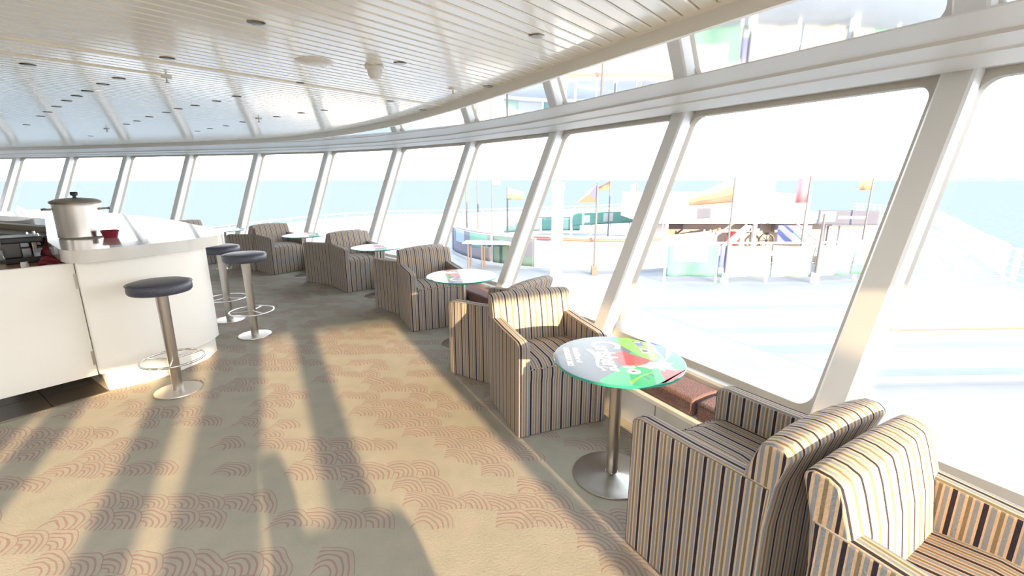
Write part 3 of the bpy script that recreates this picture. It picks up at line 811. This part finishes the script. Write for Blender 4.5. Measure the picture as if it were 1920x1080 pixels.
# shelves on the inner face of the far run of the bar
sh = empty('back_shelf', (-6.4, 5.95, 0), atan2(.75, -1.74), 'dark shelf unit on the inner side of the far bar run', 'shelf')
for z in (.45, .70, .93): MB().box(-1.15, 1.2, -.0, .26, z, z + .02).build('shelf_board', darkgrey, sh)
MB().box(-1.15, 1.2, -.02, .0, .1, 1.01).build('back_panel', prin('olive_panel', (.30, .27, .20), .6), sh)  # plain olive panel behind the shelf boards
for k in range(9):
    u = -.95 + k * .13; M = Matrix.Translation((-6.4, 5.95, 0)) @ Matrix.Rotation(atan2(.75, -1.74), 4, 'Z')
    p = M @ Vector((u, .12, .72)); o = MB().lathe([(0, 0), (.028, 0), (.033, .11), (.030, .11), (.026, .004), (0, .004)], 16).build('drinking_glass', prin('clear_tumbler', (.55, .58, .56), .08, Coat_Weight=1), None, 40) if k == 0 else gl0.copy()
    if k == 0: gl0 = o
    else: COL.objects.link(o)
    o.location = (p.x, p.y, .7205); tag(o, 'clear tumbler standing on the dark shelf inside the bar', 'glass', 'tumblers on the shelf inside the bar')

# ------------------------------------------------------------ ceiling fittings
dl = [(481, 43), (1006, 67), (750, 118), (314, 109), (561, 156), (52, 121), (223, 147), (193, 158), (915, 162), (732, 190), (164, 171), (144, 180), (125, 189), (106, 200), (89, 210), (76, 218), (50, 234), (444, 181), (406, 190), (366, 198), (334, 204), (312, 211), (280, 219), (257, 227), (237, 233), (565, 212), (608, 207), (519, 219), (455, 229), (424, 236), (394, 241), (370, 246), (170, 255), (793, 206)]
def make_dl():
    root = empty('ceiling_downlight')
    MB().lathe([(.027, -.005), (.037, -.003), (.040, .0), (.040, .004), (.027, .004), (.027, -.005)], 28).build('trim_ring', prin('nickel_ring', (.30, .27, .23), .25, 1.0), root, 40)
    MB().lathe([(0, .002), (.027, .002), (.027, .0), (.012, -.003), (0, -.004)], 24).build('bulb', prin('unlit_bulb', (.75, .74, .7), .1, .3), root, 40)
    return root
dp = make_dl()
near = {0: 'round ceiling downlight nearest the top edge, left of centre', 1: 'round ceiling downlight near the curved ceiling edge at top centre', 2: 'round ceiling downlight just right of the round white detector', 3: 'round ceiling downlight beside the long cream joint strip', 4: 'round ceiling downlight below the flat round cover plate', 5: 'round ceiling downlight closest to the left edge of the view', 8: 'round ceiling downlight tucked close under the curved ceiling edge'}
for k, (x, y) in enumerate(dl):
    o = dp if k == 0 else copy_tree(dp); p = atz(x, y, ZC); o.location = (p.x, p.y, ZC)
    tag(o, near.get(k, 'one of the small distant downlights set in rows in the ceiling'), 'light', 'ceiling downlights' if k in near else 'small distant ceiling downlights')
p = atz(702, 124, ZC)
sm = empty('smoke_detector', (p.x, p.y, ZC), 0, 'white round detector hanging below the ceiling planks', 'detector')
MB().lathe([(0, 0), (.055, 0), (.058, -.012), (.05, -.02), (0, -.02)][::-1], 32).build('mounting_base', lamp_glass, sm, 40)
MB().lathe([(0, -.075), (.028, -.072), (.040, -.055), (.044, -.03), (.044, -.02), (0, -.02)], 32).build('sensor_cap', cream, sm, 40)
p = atz(590, 115, ZC)
cp = empty('round_cover_plate', (p.x, p.y, ZC), 0, 'flat round cream cover plate on the ceiling above centre-left', 'cover plate')
MB().lathe([(0, -.012), (.09, -.010), (.11, 0), (.11, .002), (0, .002)], 40).build('plate', cream, cp, 30)
MB().lathe([(0, -.018), (.05, -.016), (.055, -.011), (0, -.011)], 32).build('centre_disc', cream, cp, 30)
for k, (x, y) in enumerate(((312, 143), (200, 241), (849, 166), (485, 222))):
    p = atz(x, y, ZC); s_ = empty('sprinkler_head', (p.x, p.y, ZC), 0, ['small cream sprinkler head at the end of the short joint strip', 'cream sprinkler head low on the far left ceiling', 'cream sprinkler head near the curved ceiling edge, right of centre', 'cream sprinkler head among the far downlight rows'][k], 'sprinkler', 'ceiling sprinklers')
    MB().lathe([(0, -.012), (.03, -.01), (.035, 0), (0, 0)], 20).build('escutcheon', cream, s_, 30)
    MB().lathe([(0, -.045), (.016, -.043), (.016, -.039), (.006, -.036), (.006, -.01), (0, -.01)], 16).build('deflector', cream, s_, 30)

# unseen light panels behind the camera, added to brighten the interior
fill_glow = bpy.data.materials.new('fill_emitter'); fill_glow.use_nodes = True; lt = fill_glow.node_tree; lt.nodes.clear()
lo_ = lt.nodes.new('ShaderNodeOutputMaterial'); le = lt.nodes.new('ShaderNodeEmission'); le.inputs[0].default_value = (1, .98, .95, 1); le.inputs[1].default_value = 8.0
lt.links.new(le.outputs[0], lo_.inputs[0])
for k, (x, y) in enumerate(((-.6, -1.1), (1.6, -1.6), (-3.2, -.6), (-5.8, .3), (-1.2, -3.2), (-4.2, -3.0))):
    L_ = empty('added_fill_panel', (x, y, ZC), radians(50.3), 'large fill light panel added behind the camera to brighten the lounge', 'light', 'added fill panels behind the camera')
    MB().box(-.62, .62, -.32, .32, -.03, .0).build('frame', cream, L_); MB().box(-.58, .58, -.28, .28, -.034, -.0305).build('glow_face', fill_glow, L_)

# ------------------------------------------------------------ outside: sea, foredeck and everything on it
DK = -1.9
def sea_mat():
    m = prin('pale_sea', (.118, .140, .156), .8, Specular_IOR_Level=.0); t = m.node_tree; b = t.nodes['Principled BSDF']
    n = t.nodes.new('ShaderNodeTexNoise'); n.inputs['Scale'].default_value = .35; n.inputs['Detail'].default_value = 8
    tc = t.nodes.new('ShaderNodeTexCoord'); t.links.new(tc.outputs['Object'], n.inputs['Vector'])
    bp = t.nodes.new('ShaderNodeBump'); bp.inputs['Strength'].default_value = .5; bp.inputs['Distance'].default_value = .6
    t.links.new(n.outputs['Fac'], bp.inputs['Height']); t.links.new(bp.outputs[0], b.inputs['Normal']); return m
MB().prism([(4000 * cos(a), 4000 * sin(a)) for a in [2*pi*i/64 for i in range(64)]], -14.2, -14).build('sea', sea_mat())['kind'] = 'structure'
# far low coast at the right
mb = MB(); rnd = random.Random(4); pts = []
for i in range(41):
    a = radians(49 - i * .6); pts.append((3300 * cos(a), 3300 * sin(a), -14 + 10 + 9 * rnd.random() + i * .5))
lo = [mb.bm.verts.new((x, y, -14)) for x, y, z in pts]; hi = [mb.bm.verts.new((x * 1.01, y * 1.01, z)) for x, y, z in pts]; bk = [mb.bm.verts.new((x * 1.08, y * 1.08, -14)) for x, y, z in pts]
for i in range(40): mb._f([lo[i], lo[i+1], hi[i+1], hi[i]]); mb._f([hi[i], hi[i+1], bk[i+1], bk[i]])
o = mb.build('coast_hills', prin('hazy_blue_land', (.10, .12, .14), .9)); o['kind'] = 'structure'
deck = noisy(prin('pale_blue_deck_paint', (.150, .166, .186), .7, Specular_IOR_Level=.1), .7, .08)
# deck outline: port edge far left, bow, starboard edge
star = [(15.5, -6), (17.0, 4), (17.6, 10), (17.3, 15.2), (18.6, 17.2), (22.5, 22.5), (28, 29.6), (33, 37), (33, 45)]
port = [(-16, 12), (-15.5, 18), (-14.5, 25), (-12.5, 31), (-9, 34.5), (-3.5, 36), (4, 40), (14, 46), (24, 49)]
prt = prin('sea', (1, 1, 1))
MB().prism([(x, y) for x, y in star] + [(x, y) for x, y in port[::-1]] + [(-16, -8), (15.5, -8)], DK - .3, DK).build('foredeck', deck, tri=True)['kind'] = 'structure'
rail_w = prin('white_rail', (.6, .6, .62), .5); rail_o = prin('orange_wooden_handrail', (.22, .13, .10), .6); rail_p = prin('pinkish_wooden_cap', (.32, .25, .22), .6)
def railing(name, P, h, label, capm, bars=3, step=1.0, post_r=.035, z=DK, slab=False):
    root = empty(name, (P[0][0], P[0][1], z), 0, label, 'railing'); o0 = Vector((P[0][0], P[0][1]))
    Q = [Vector((a[0], a[1])) - o0 for a in P]
    MB().tube([(q.x, q.y, h) for q in Q], .04, 8).build('handrail', capm, root, 60)
    for b in range(bars):
        MB().tube([(q.x, q.y, h * (b + 1) / (bars + 1)) for q in Q], .018, 6).build('guard_bar', rail_w, root, 60)
    L = 0; nxt = 0; cnt = 0
    for a, b in zip(Q[:-1], Q[1:]):
        l = (b - a).length
        while nxt <= L + l and cnt < 90:
            p = a.lerp(b, (nxt - L) / l); t = (b - a).normalized(); M = Matrix.Translation((p.x, p.y, 0)) @ Matrix.Rotation(atan2(t.y, t.x), 4, 'Z')
            if slab: MB().box(-.10, .10, -.03, .03, 0, h, M).build('post', rail_w, root)
            else: MB().box(-post_r, post_r, -post_r, post_r, 0, h, M).build('post', rail_w, root)
            nxt += step; cnt += 1
        L += l
    return root
S2 = [Vector(p) for p in star]
railing('starboard_railing', [tuple(v) for v in catmull(S2[2:], 5)], 1.12, 'white deck railing with flat posts curving along the right side of the foredeck', rail_w, 3, .62, slab=True)
railing('port_railing', [tuple(v) for v in catmull([Vector(p) for p in port], 5)], 1.1, 'distant white railing with thin wooden cap on the far left of the foredeck', rail_p, 2, 1.5)
railing('forward_handrail', [(6.15, 7.3), (8.7, 7.4), (12.5, 7.6)], 1.05, 'low slatted deck railing with orange wooden handrail outside the right-hand window', rail_o, 0, 6.2)
fh = bpy.data.objects['forward_handrail']
for zz in (.12, .38, .64): MB().tube([(0, 0, zz), (2.55, .1, zz), (6.35, .3, zz)], .055, 8).build('slat', rail_w, fh, 60)
# solid white bulwark seen beyond the left windows
mb = MB(); pp = [Vector(p) for p in port]; po = [p + Vector((.0, .1)) for p in pp]
mb.loft([[Vector((a.x, a.y, DK)), Vector((a.x, a.y, DK + .85)), Vector((b.x, b.y, DK + .85)), Vector((b.x, b.y, DK))] for a, b in zip(pp, po)])
struct(mb.build('wall_port_bulwark', out_white))
# cloths / banners
def bmat(n, c): return prin(n, tuple(.055 + v * .33 for v in c), .7, Specular_IOR_Level=.1)
m_green = bmat('green_banner', (.10, .42, .34)); m_gr2 = bmat('pale_green_banner', (.45, .72, .60)); m_wh = bmat('white_banner', (.85, .86, .84)); m_navy = bmat('navy_banner', (.10, .12, .22)); m_blu = bmat('blue_banner', (.16, .22, .60)); m_dkg = bmat('dark_green_banner', (.06, .20, .17)); m_yel = bmat('pale_yellow_banner', (.72, .76, .62)); m_lb = bmat('light_blue_banner', (.30, .48, .72))
def cloth(name, a, b, z0, z1, mats, label, cat='banner', group=None, bands=None, seed=0, wav=.06, sag=.0, th=.012):
    """a hanging sheet between two plan points, with folds; bands: (u0,u1,v0,v1,slot)"""
    a, b = Vector(a), Vector(b); N, Mv = 24, 10; t = (b - a).normalized(); n = Vector((t.y, -t.x)); rnd = random.Random(seed)
    ph = [rnd.uniform(0, 6) for _ in range(4)]
    mb = MB(); g = []
    for j in range(Mv + 1):
        row = []
        for i in range(N + 1):
            u, v = i / N, j / Mv
            d = wav * (sin(u * 9 + ph[0] + v * 2) * .5 + sin(u * 17 + ph[1] - v * 5) * .3) * (1 - v * .7)
            z = z0 + (z1 - z0) * v - sag * sin(pi * u) * v
            p = a.lerp(b, u) + n * d; row.append(mb.bm.verts.new((p.x, p.y, z)))
        g.append(row)
    for j in range(Mv):
        for i in range(N):
            mb.mi = 0
            for (u0, u1, v0, v1, s) in (bands or []):
                if u0 <= (i + .5) / N <= u1 and v0 <= (j + .5) / Mv <= v1: mb.mi = s
            mb._f([g[j][i], g[j][i+1], g[j+1][i+1], g[j+1][i]])
    o = mb.build(name, mats, None, 60); s = o.modifiers.new('thickness', 'SOLIDIFY'); s.thickness = th
    return tag(o, label, cat, group)
# near fence with hanging banners
fp = [(5.28, 15.55), (7.05, 15.5), (8.95, 15.5), (10.4, 15.55), (12.0, 15.95), (14.2, 16.6)]
railing('banner_fence', fp, 1.36, 'low fence frame carrying the row of green and white banners on the deck', prin('sand_cap', (.45, .38, .33), .5), 1, 1.75)
FB = 'banners tied to the fence in front of the deckhouse'
cloth('hanging_banner', (5.30, 15.45), (7.0, 15.42), DK + .22, DK + 1.31, [m_green, m_gr2, m_wh], 'green banner with pale sagging fold, leftmost on the deck fence', 'banner', FB, [(.12, .8, .55, .95, 1), (.2, .6, .62, .8, 2)], 1, .12, .08)
cloth('hanging_banner', (7.05, 15.42), (8.8, 15.42), DK + .2, DK + 1.3, [m_wh, m_blu, m_gr2], 'white banner with blue left edge and green folds on the deck fence', 'banner', FB, [(0, .14, .3, 1, 1), (0, .14, 0, .3, 2), (.3, .62, .1, .35, 2), (.85, 1, 0, .2, 2)], 2, .12, .05)
cloth('hanging_banner', (8.85, 15.42), (10.3, 15.45), DK + .2, DK + 1.3, [m_yel, m_wh], 'pale yellow and white banner in the middle of the deck fence', 'banner', FB, [(0, .55, .2, .85, 1)], 3, .1, .05)
cloth('hanging_banner', (10.4, 15.47), (11.95, 15.87), DK + .2, DK + 1.3, [m_gr2, m_wh, m_green], 'pale green banner with white centre right of the dark pole', 'banner', FB, [(.15, .7, .25, .9, 1), (.55, .9, .05, .2, 2)], 4, .1, .05)  # white block set across the middle of the banner
cloth('hanging_banner', (12.0, 15.87), (13.6, 16.35), DK + .2, DK + 1.3, [m_gr2, m_green], 'pale green banner at the right end of the deck fence', 'banner', FB, [(0, 1, 0, .25, 1)], 5, .1, .03)
# deckhouse
dh = empty('deckhouse', (10, 19, DK), 0, 'white deckhouse with open beige recess behind the banner fence', 'building')
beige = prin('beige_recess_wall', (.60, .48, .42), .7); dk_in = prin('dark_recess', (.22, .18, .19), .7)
def B_(nm, x0, x1, y0, y1, z0, z1, m, par=None): return MB().box(x0 - 10, x1 - 10, y0 - 19, y1 - 19, z0 - DK, z1 - DK).build(nm, m, par or dh)
B_('back_wall', 6.2, 14.6, 21.0, 21.15, DK, 0, beige)
B_('side_wall', 6.2, 6.35, 19.0, 21.0, DK, 0, beige)
B_('roof', 5.4, 16.8, 18.7, 23, -.19, .0, out_white)
B_('upper_wall', 5.4, 12.3, 19.2, 23, 0, .95, out_white)
for x in (6.3, 9.95, 12.0, 12.9): B_('post', x, x + .12, 18.9, 19.05, DK, -.19, out_white)
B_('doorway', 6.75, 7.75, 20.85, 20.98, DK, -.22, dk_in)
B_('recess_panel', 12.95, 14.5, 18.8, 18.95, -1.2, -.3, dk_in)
for x in (10.95, 12.0): B_('control_box', x - .28, x + .1, 20.5, 20.8, -.75, -.25, prin('slate_box', (.25, .23, .27), .5))
wh = MB(); wh.tube([(1.35 + .32 * cos(a), 1.4, .78 + .32 * sin(a)) for a in [2*pi*i/24 for i in range(24)]], .05, 8, True)
for a in range(4): wh.tube([(1.35 - .3 * cos(a*pi/4), 1.4, .78 - .3 * sin(a*pi/4)), (1.35 + .3 * cos(a*pi/4), 1.4, .78 + .3 * sin(a*pi/4))], .02, 6)
wh.build('hand_wheel', darkgrey, dh, 60)
rl = empty('red_buoy', (9.45, 19.6, -.92), 0, 'red round buoy standing in the deckhouse recess', 'buoy')
MB().lathe([(0, -.32), (.15, -.28), (.28, -.12), (.31, .05), (.25, .22), (.12, .30), (0, .31)], 24).build('float', prin('red_float', (.26, .04, .05), .4), rl, 60)
MB().lathe([(0, -.98), (.06, -.98), (.06, -.3), (0, -.3)], 12).build('stand', out_white, rl, 60)
for k, (x0, x1, za, zb) in enumerate(((7.7, 9.3, DK + .3, -.1), (12.6, 10.9 + 2.9, 0.0, DK + .5))):
    s_ = empty('boarding_stair', (0, 0, 0), 0, ['steep white stair with brown rail left of the red buoy', 'brown slanting stair rail right of the deckhouse recess'][k], 'stairs')
    if k == 0:
        MB().tube([(7.6, 18.6, DK + .7), (9.0, 18.6, -.12)], .04, 8).build('stair_rail', rail_p, s_); MB().tube([(7.9, 18.6, DK + .1), (9.5, 18.6, -.25)], .07, 8).build('stringer', out_white, s_)
        MB().tube([(7.9, 18.3, DK + .1), (9.5, 18.3, -.25)], .07, 8).build('stringer', out_white, s_)
        for q in range(7): MB().box(7.9 + q * .24, 8.12 + q * .24, 18.3, 18.6, DK + .1 + q * .22, DK + .13 + q * .22).build('step', out_white, s_)
    else:
        MB().tube([(10.7, 17.8, .12), (12.0, 17.8, -.85), (12.0, 17.8, DK)], .04, 8).build('stair_rail', rail_p, s_)
        MB().tube([(10.9, 17.6, DK + 1.6), (12.4, 17.6, DK + .3)], .08, 8).build('stringer', out_white, s_)
cloth('leaning_banner', (10.55, 18.25), (11.9, 18.25), -.95, -.22, [m_blu, m_gr2], 'blue banner with green emblem slung beside the stair', 'banner', None, [(.45, .9, .1, .7, 1)], 9, .03)
cloth('rail_banner', (6.05, 18.55), (7.95, 18.55), .02, .44, [m_wh, m_gr2, m_navy], 'white, green and navy banner on the upper deckhouse rail, left of the mast', 'banner', None, [(.45, .75, .1, .9, 1), (.7, 1, 0, 1, 2)], 11, .02)
cloth('rail_banner', (12.3, 18.6), (14.6, 18.4), -.22, .36, [m_navy, m_gr2, m_wh], 'long navy banner with green emblem on the upper rail right of the dark pole', 'banner', None, [(.03, .28, .2, .9, 1), (.33, .8, .45, .55, 2)], 12, .02)
# white mast with arms
ms = empty('white_mast', (11.0, 21.5, .95), 0, 'tall white radar mast rising above the deckhouse', 'mast')
MB().lathe([(0, 0), (.95, 0), (.75, 3), (.55, 6.5), (0, 6.5)], 24).build('column', out_white, ms, 40)
MB().box(-2.2, 2.2, -.2, .2, 3.2, 3.4).build('cross_arm', out_white, ms); MB().box(-1.3, 1.3, -.15, .15, 4.8, 4.95).build('cross_arm', out_white, ms)
MB().box(-1.0, 1.0, -1.0, 1.0, 1.3, 1.4).build('platform', out_white, ms)
# round bulwark of the pool area with banners
rc, rr_ = Vector((3.5, 23.5)), 6.5
def ring_pts(a0, a1, r, n=24): return [rc + Vector((cos(radians(a0 + (a1 - a0) * i / n)), sin(radians(a0 + (a1 - a0) * i / n)))) * r for i in range(n + 1)]
rb_ = empty('round_bulwark', (rc.x, rc.y, DK), 0, 'round white bulwark with wooden cap enclosing the deck pool', 'bulwark')
mb = MB(); P1 = [p - rc for p in ring_pts(150, 330, rr_)]; P2 = [p - rc for p in ring_pts(150, 330, rr_ - .12)]
mb.loft([[Vector((a.x, a.y, .12)), Vector((a.x, a.y, 1.3)), Vector((b.x, b.y, 1.3)), Vector((b.x, b.y, .12))] for a, b in zip(P1, P2)])
mb.build('near_wall', out_white, rb_, 40)
MB().tube([(p.x, p.y, 1.34) for p in P1], .06, 8).build('wooden_cap', rail_p, rb_, 60)
mb = MB(); P1 = [p - rc for p in ring_pts(-10, 150, rr_)]; P2 = [p - rc for p in ring_pts(-10, 150, rr_ + .12)]
mb.loft([[Vector((a.x, a.y, 0)), Vector((a.x, a.y, 1.0)), Vector((b.x, b.y, 1.0)), Vector((b.x, b.y, 0))] for a, b in zip(P1, P2)])
mb.build('far_wall', out_white, rb_, 40); MB().tube([(p.x, p.y, 1.05) for p in P1], .05, 8).build('wooden_cap', rail_p, rb_, 60)
RG = 'banners around the round pool bulwark'
def ring_banner(a0, a1, r, z0, z1, mats, bands, label):
    P = ring_pts(a0, a1, r, 20); mb = MB(); g = [[mb.bm.verts.new((p.x, p.y, z0 + (z1 - z0) * j / 6)) for p in P] for j in range(7)]
    for j in range(6):
        for i in range(20):
            mb.mi = 0
            for (u0, u1, v0, v1, s) in bands:
                if u0 <= (i + .5) / 20 <= u1 and v0 <= (j + .5) / 6 <= v1: mb.mi = s
            mb._f([g[j][i], g[j][i+1], g[j+1][i+1], g[j+1][i]])
    o = mb.build('wrapped_banner', mats, None, 60); s = o.modifiers.new('thickness', 'SOLIDIFY'); s.thickness = .012; s.offset = 0; return tag(o, label, 'banner', RG)
ring_banner(165, 196, rr_ + .03, DK + .15, DK + 1.25, [m_navy], [], 'navy banner wrapped round the left end of the round bulwark')
ring_banner(197, 228, rr_ + .03, DK + .15, DK + 1.25, [m_navy, m_lb, m_green], [(.15, .45, .45, 1, 1), (.6, .95, .5, 1, 2)], 'navy banner with blue and green blocks behind the white outdoor table')
ring_banner(229, 246, rr_ + .03, DK + .15, DK + 1.25, [m_dkg, m_navy], [(.4, 1, .3, 1, 1)], 'dark green and navy banner beside the white post')
ring_banner(105, 128, rr_ - .03, DK + .2, DK + 1.0, [m_wh, m_gr2], [(.6, 1, 0, 1, 1)], 'white and pale green banner on the far left inside of the round bulwark')
ring_banner(82, 104, rr_ - .03, DK + .2, DK + 1.0, [m_green, m_gr2], [(.3, .5, 0, 1, 1)], 'green banner on the far inside of the round bulwark')
cloth('long_banner', (2.95, 22.4), (7.3, 24.6), DK + 1.25, DK + 1.85, [m_green, m_wh], 'long green banner with white squares rising to the right beyond the second flagpole', 'banner', None, [(.12, .2, .2, .8, 1), (.38, .5, .2, .9, 1), (.72, .9, .3, .9, 1)], 21, .02)
rd = railing('raised_rail', [(2.9, 22.5), (5, 23.6), (7.4, 24.7)], 1.9, 'railing holding the long green banner across the foredeck', rail_w, 2, 1.2)
MB().tube([((rr_ + .05) * cos(radians(a)), (rr_ + .05) * sin(radians(a)), 1.25) for a in range(247, 292, 3)], .045, 8).build('red_rubbing_strip', prin('red_orange_strip', (.36, .10, .07), .5), rb_, 60)
# white table and white post
ot = empty('outdoor_table', (-.95, 18.0, DK), radians(-8), 'long white outdoor table with dark legs in front of the navy banners', 'table')
MB().box(-.95, 1.1, -.35, .35, 1.0, 1.06).build('table_top', out_white, ot, bevel=.01)
for x in (-.75, -.2, .9):
    for y in (-.25, .25): MB().tube([(x, y, 0), (x, y, 1.0)], .035, 8).build('leg', prin('brown_leg', (.07, .055, .055), .5), ot)
wp = empty('white_vent_post', (1.62, 16.5, DK), 0, 'tall white vent post left of the tricolour flagpole', 'post')
MB().lathe([(0, 0), (.24, 0), (.21, .15), (.20, 3.1), (0, 3.1)], 24).build('column', out_white, wp, 40); MB().lathe([(0, 3.1), (.26, 3.1), (.22, 3.35), (0, 3.4)], 24).build('cap', out_white, wp, 40)
# flagpoles and flags
polem = prin('grey_pole', (.085, .08, .09), .5)
def flag(x, y, h, label, sheets, dx, dy, hgt, droop=.0, tri=False, pr=.035, base=DK, fname='flag'):
    root = empty('flagpole', (x, y, base), 0, label, 'flagpole', 'flagpoles on the foredeck')
    MB().lathe([(0, 0), (pr, 0), (pr * .8, h), (0, h)], 12).build('pole', polem, root, 40)
    MB().box(-.09, .09, -.09, .09, 0, .35).build('socket', out_white, root)
    if sheets:
        n = len(sheets); mb = MB(); N = 14; t = Vector((dx, dy)).normalized(); L = Vector((dx, dy)).length; nn = Vector((t.y, -t.x))
        rows = n * 2; g = []
        for j in range(rows + 1):
            row = []
            for i in range(N + 1):
                u, v = i / N, j / rows
                w_ = .07 * sin(u * 8 + v) * u; z = h - .03 - hgt * v - droop * u * (1 - v * .8)
                p = t * (L * u) + nn * w_; row.append(mb.bm.verts.new((p.x, p.y, z)))
            g.append(row)
        for j in range(rows):
            for i in range(N): mb.mi = j // 2; mb._f([g[j][i], g[j+1][i], g[j+1][i+1], g[j][i+1]])
        o = mb.build(fname, sheets, root, 60); s = o.modifiers.new('thickness', 'SOLIDIFY'); s.thickness = .01
    return root
f_w, f_r, f_b = bmat('flag_white', (.88, .88, .88)), bmat('flag_red', (.80, .16, .08)), bmat('flag_blue', (.10, .12, .55))
f_k, f_y, f_o = bmat('flag_black', (.08, .05, .06)), bmat('flag_gold', (.8, .5, .08)), bmat('flag_orange', (.85, .36, .18))
def tricolour():
    root = empty('flagpole', (3.05, 16.75, DK), 0, 'flagpole with white, red and blue wedge flag, right of the white vent post', 'flagpole', 'flagpoles on the foredeck')
    MB().lathe([(0, 0), (.045, 0), (.035, 3.35), (0, 3.35)], 12).build('pole', polem, root, 40); MB().box(-.1, .1, -.1, .1, 0, .35).build('socket', darkgrey, root)
    mb = MB(); H = .62
    # sheet droops from the pole: corners top pole, bottom pole, lower fly
    def V(x, z): return mb.bm.verts.new((x, .04 * sin(x * 9), z))
    a, b, c, d, e = V(0, 3.32), V(0, 2.66), V(-.27, 2.97), V(-.72, 2.64), V(-.36, 3.02)
    mb.mi = 0; mb._f([a, c, b]); mb.mi = 1; mb._f([b, c, d]); mb.mi = 2; mb._f([a, e, d, c])
    o = mb.build('flag', [f_b, f_r, f_w], root); s = o.modifiers.new('thickness', 'SOLIDIFY'); s.thickness = .012
tricolour()
flag(7.57 - .3, 15.35, 3.55, 'leaning flagpole with large orange and red drooping flag at the left of the mast', [f_w, f_o, f_r], -1.35, .2, .80, .62)
flag(10.37, 15.35, 2.35, 'dark flagpole standing at the banner fence right of the mast', None, 0, 0, 0, pr=.05)
flag(10.9, 17.2, 3.6, 'flagpole with narrow pink-red hanging flag right of the mast', [bmat('flag_pink', (.85, .25, .35))], -.42, .05, .95, .1)
flag(13.8, 18.0, 3.5, 'flagpole with small orange-red flag beside the right mullion', [f_o], -.45, .0, .4, .1)
flag(4.85, 23.2, 3.4, 'thin flagpole with small black, red and gold flag in the distance', [f_k, f_r, f_y], -.65, .1, .4, .35)
flag(6.35, 23.9, 3.3, 'thin flagpole with limp white flag beyond the black, red and gold one', [f_w], -.3, .0, .7, .1)
flag(-2.35, 24.0, 3.2, 'bare thin flagpole at the left end of the round bulwark', None, 0, 0, 0, pr=.05)
flag(-1.75, 23.8, 3.9, 'bare flagpole behind the round bulwark, second from its left end', None, 0, 0, 0, pr=.05)
flag(-.20, 20.0, 3.15, 'flagpole with white and pale red flag above the outdoor table', [f_w, f_o], .7, .1, .5, .2, pr=.045)
flag(-1.15, 26.5, 3.6, 'distant flagpole with small white flag over the pool area', [f_w], .5, 0, .4, .2)
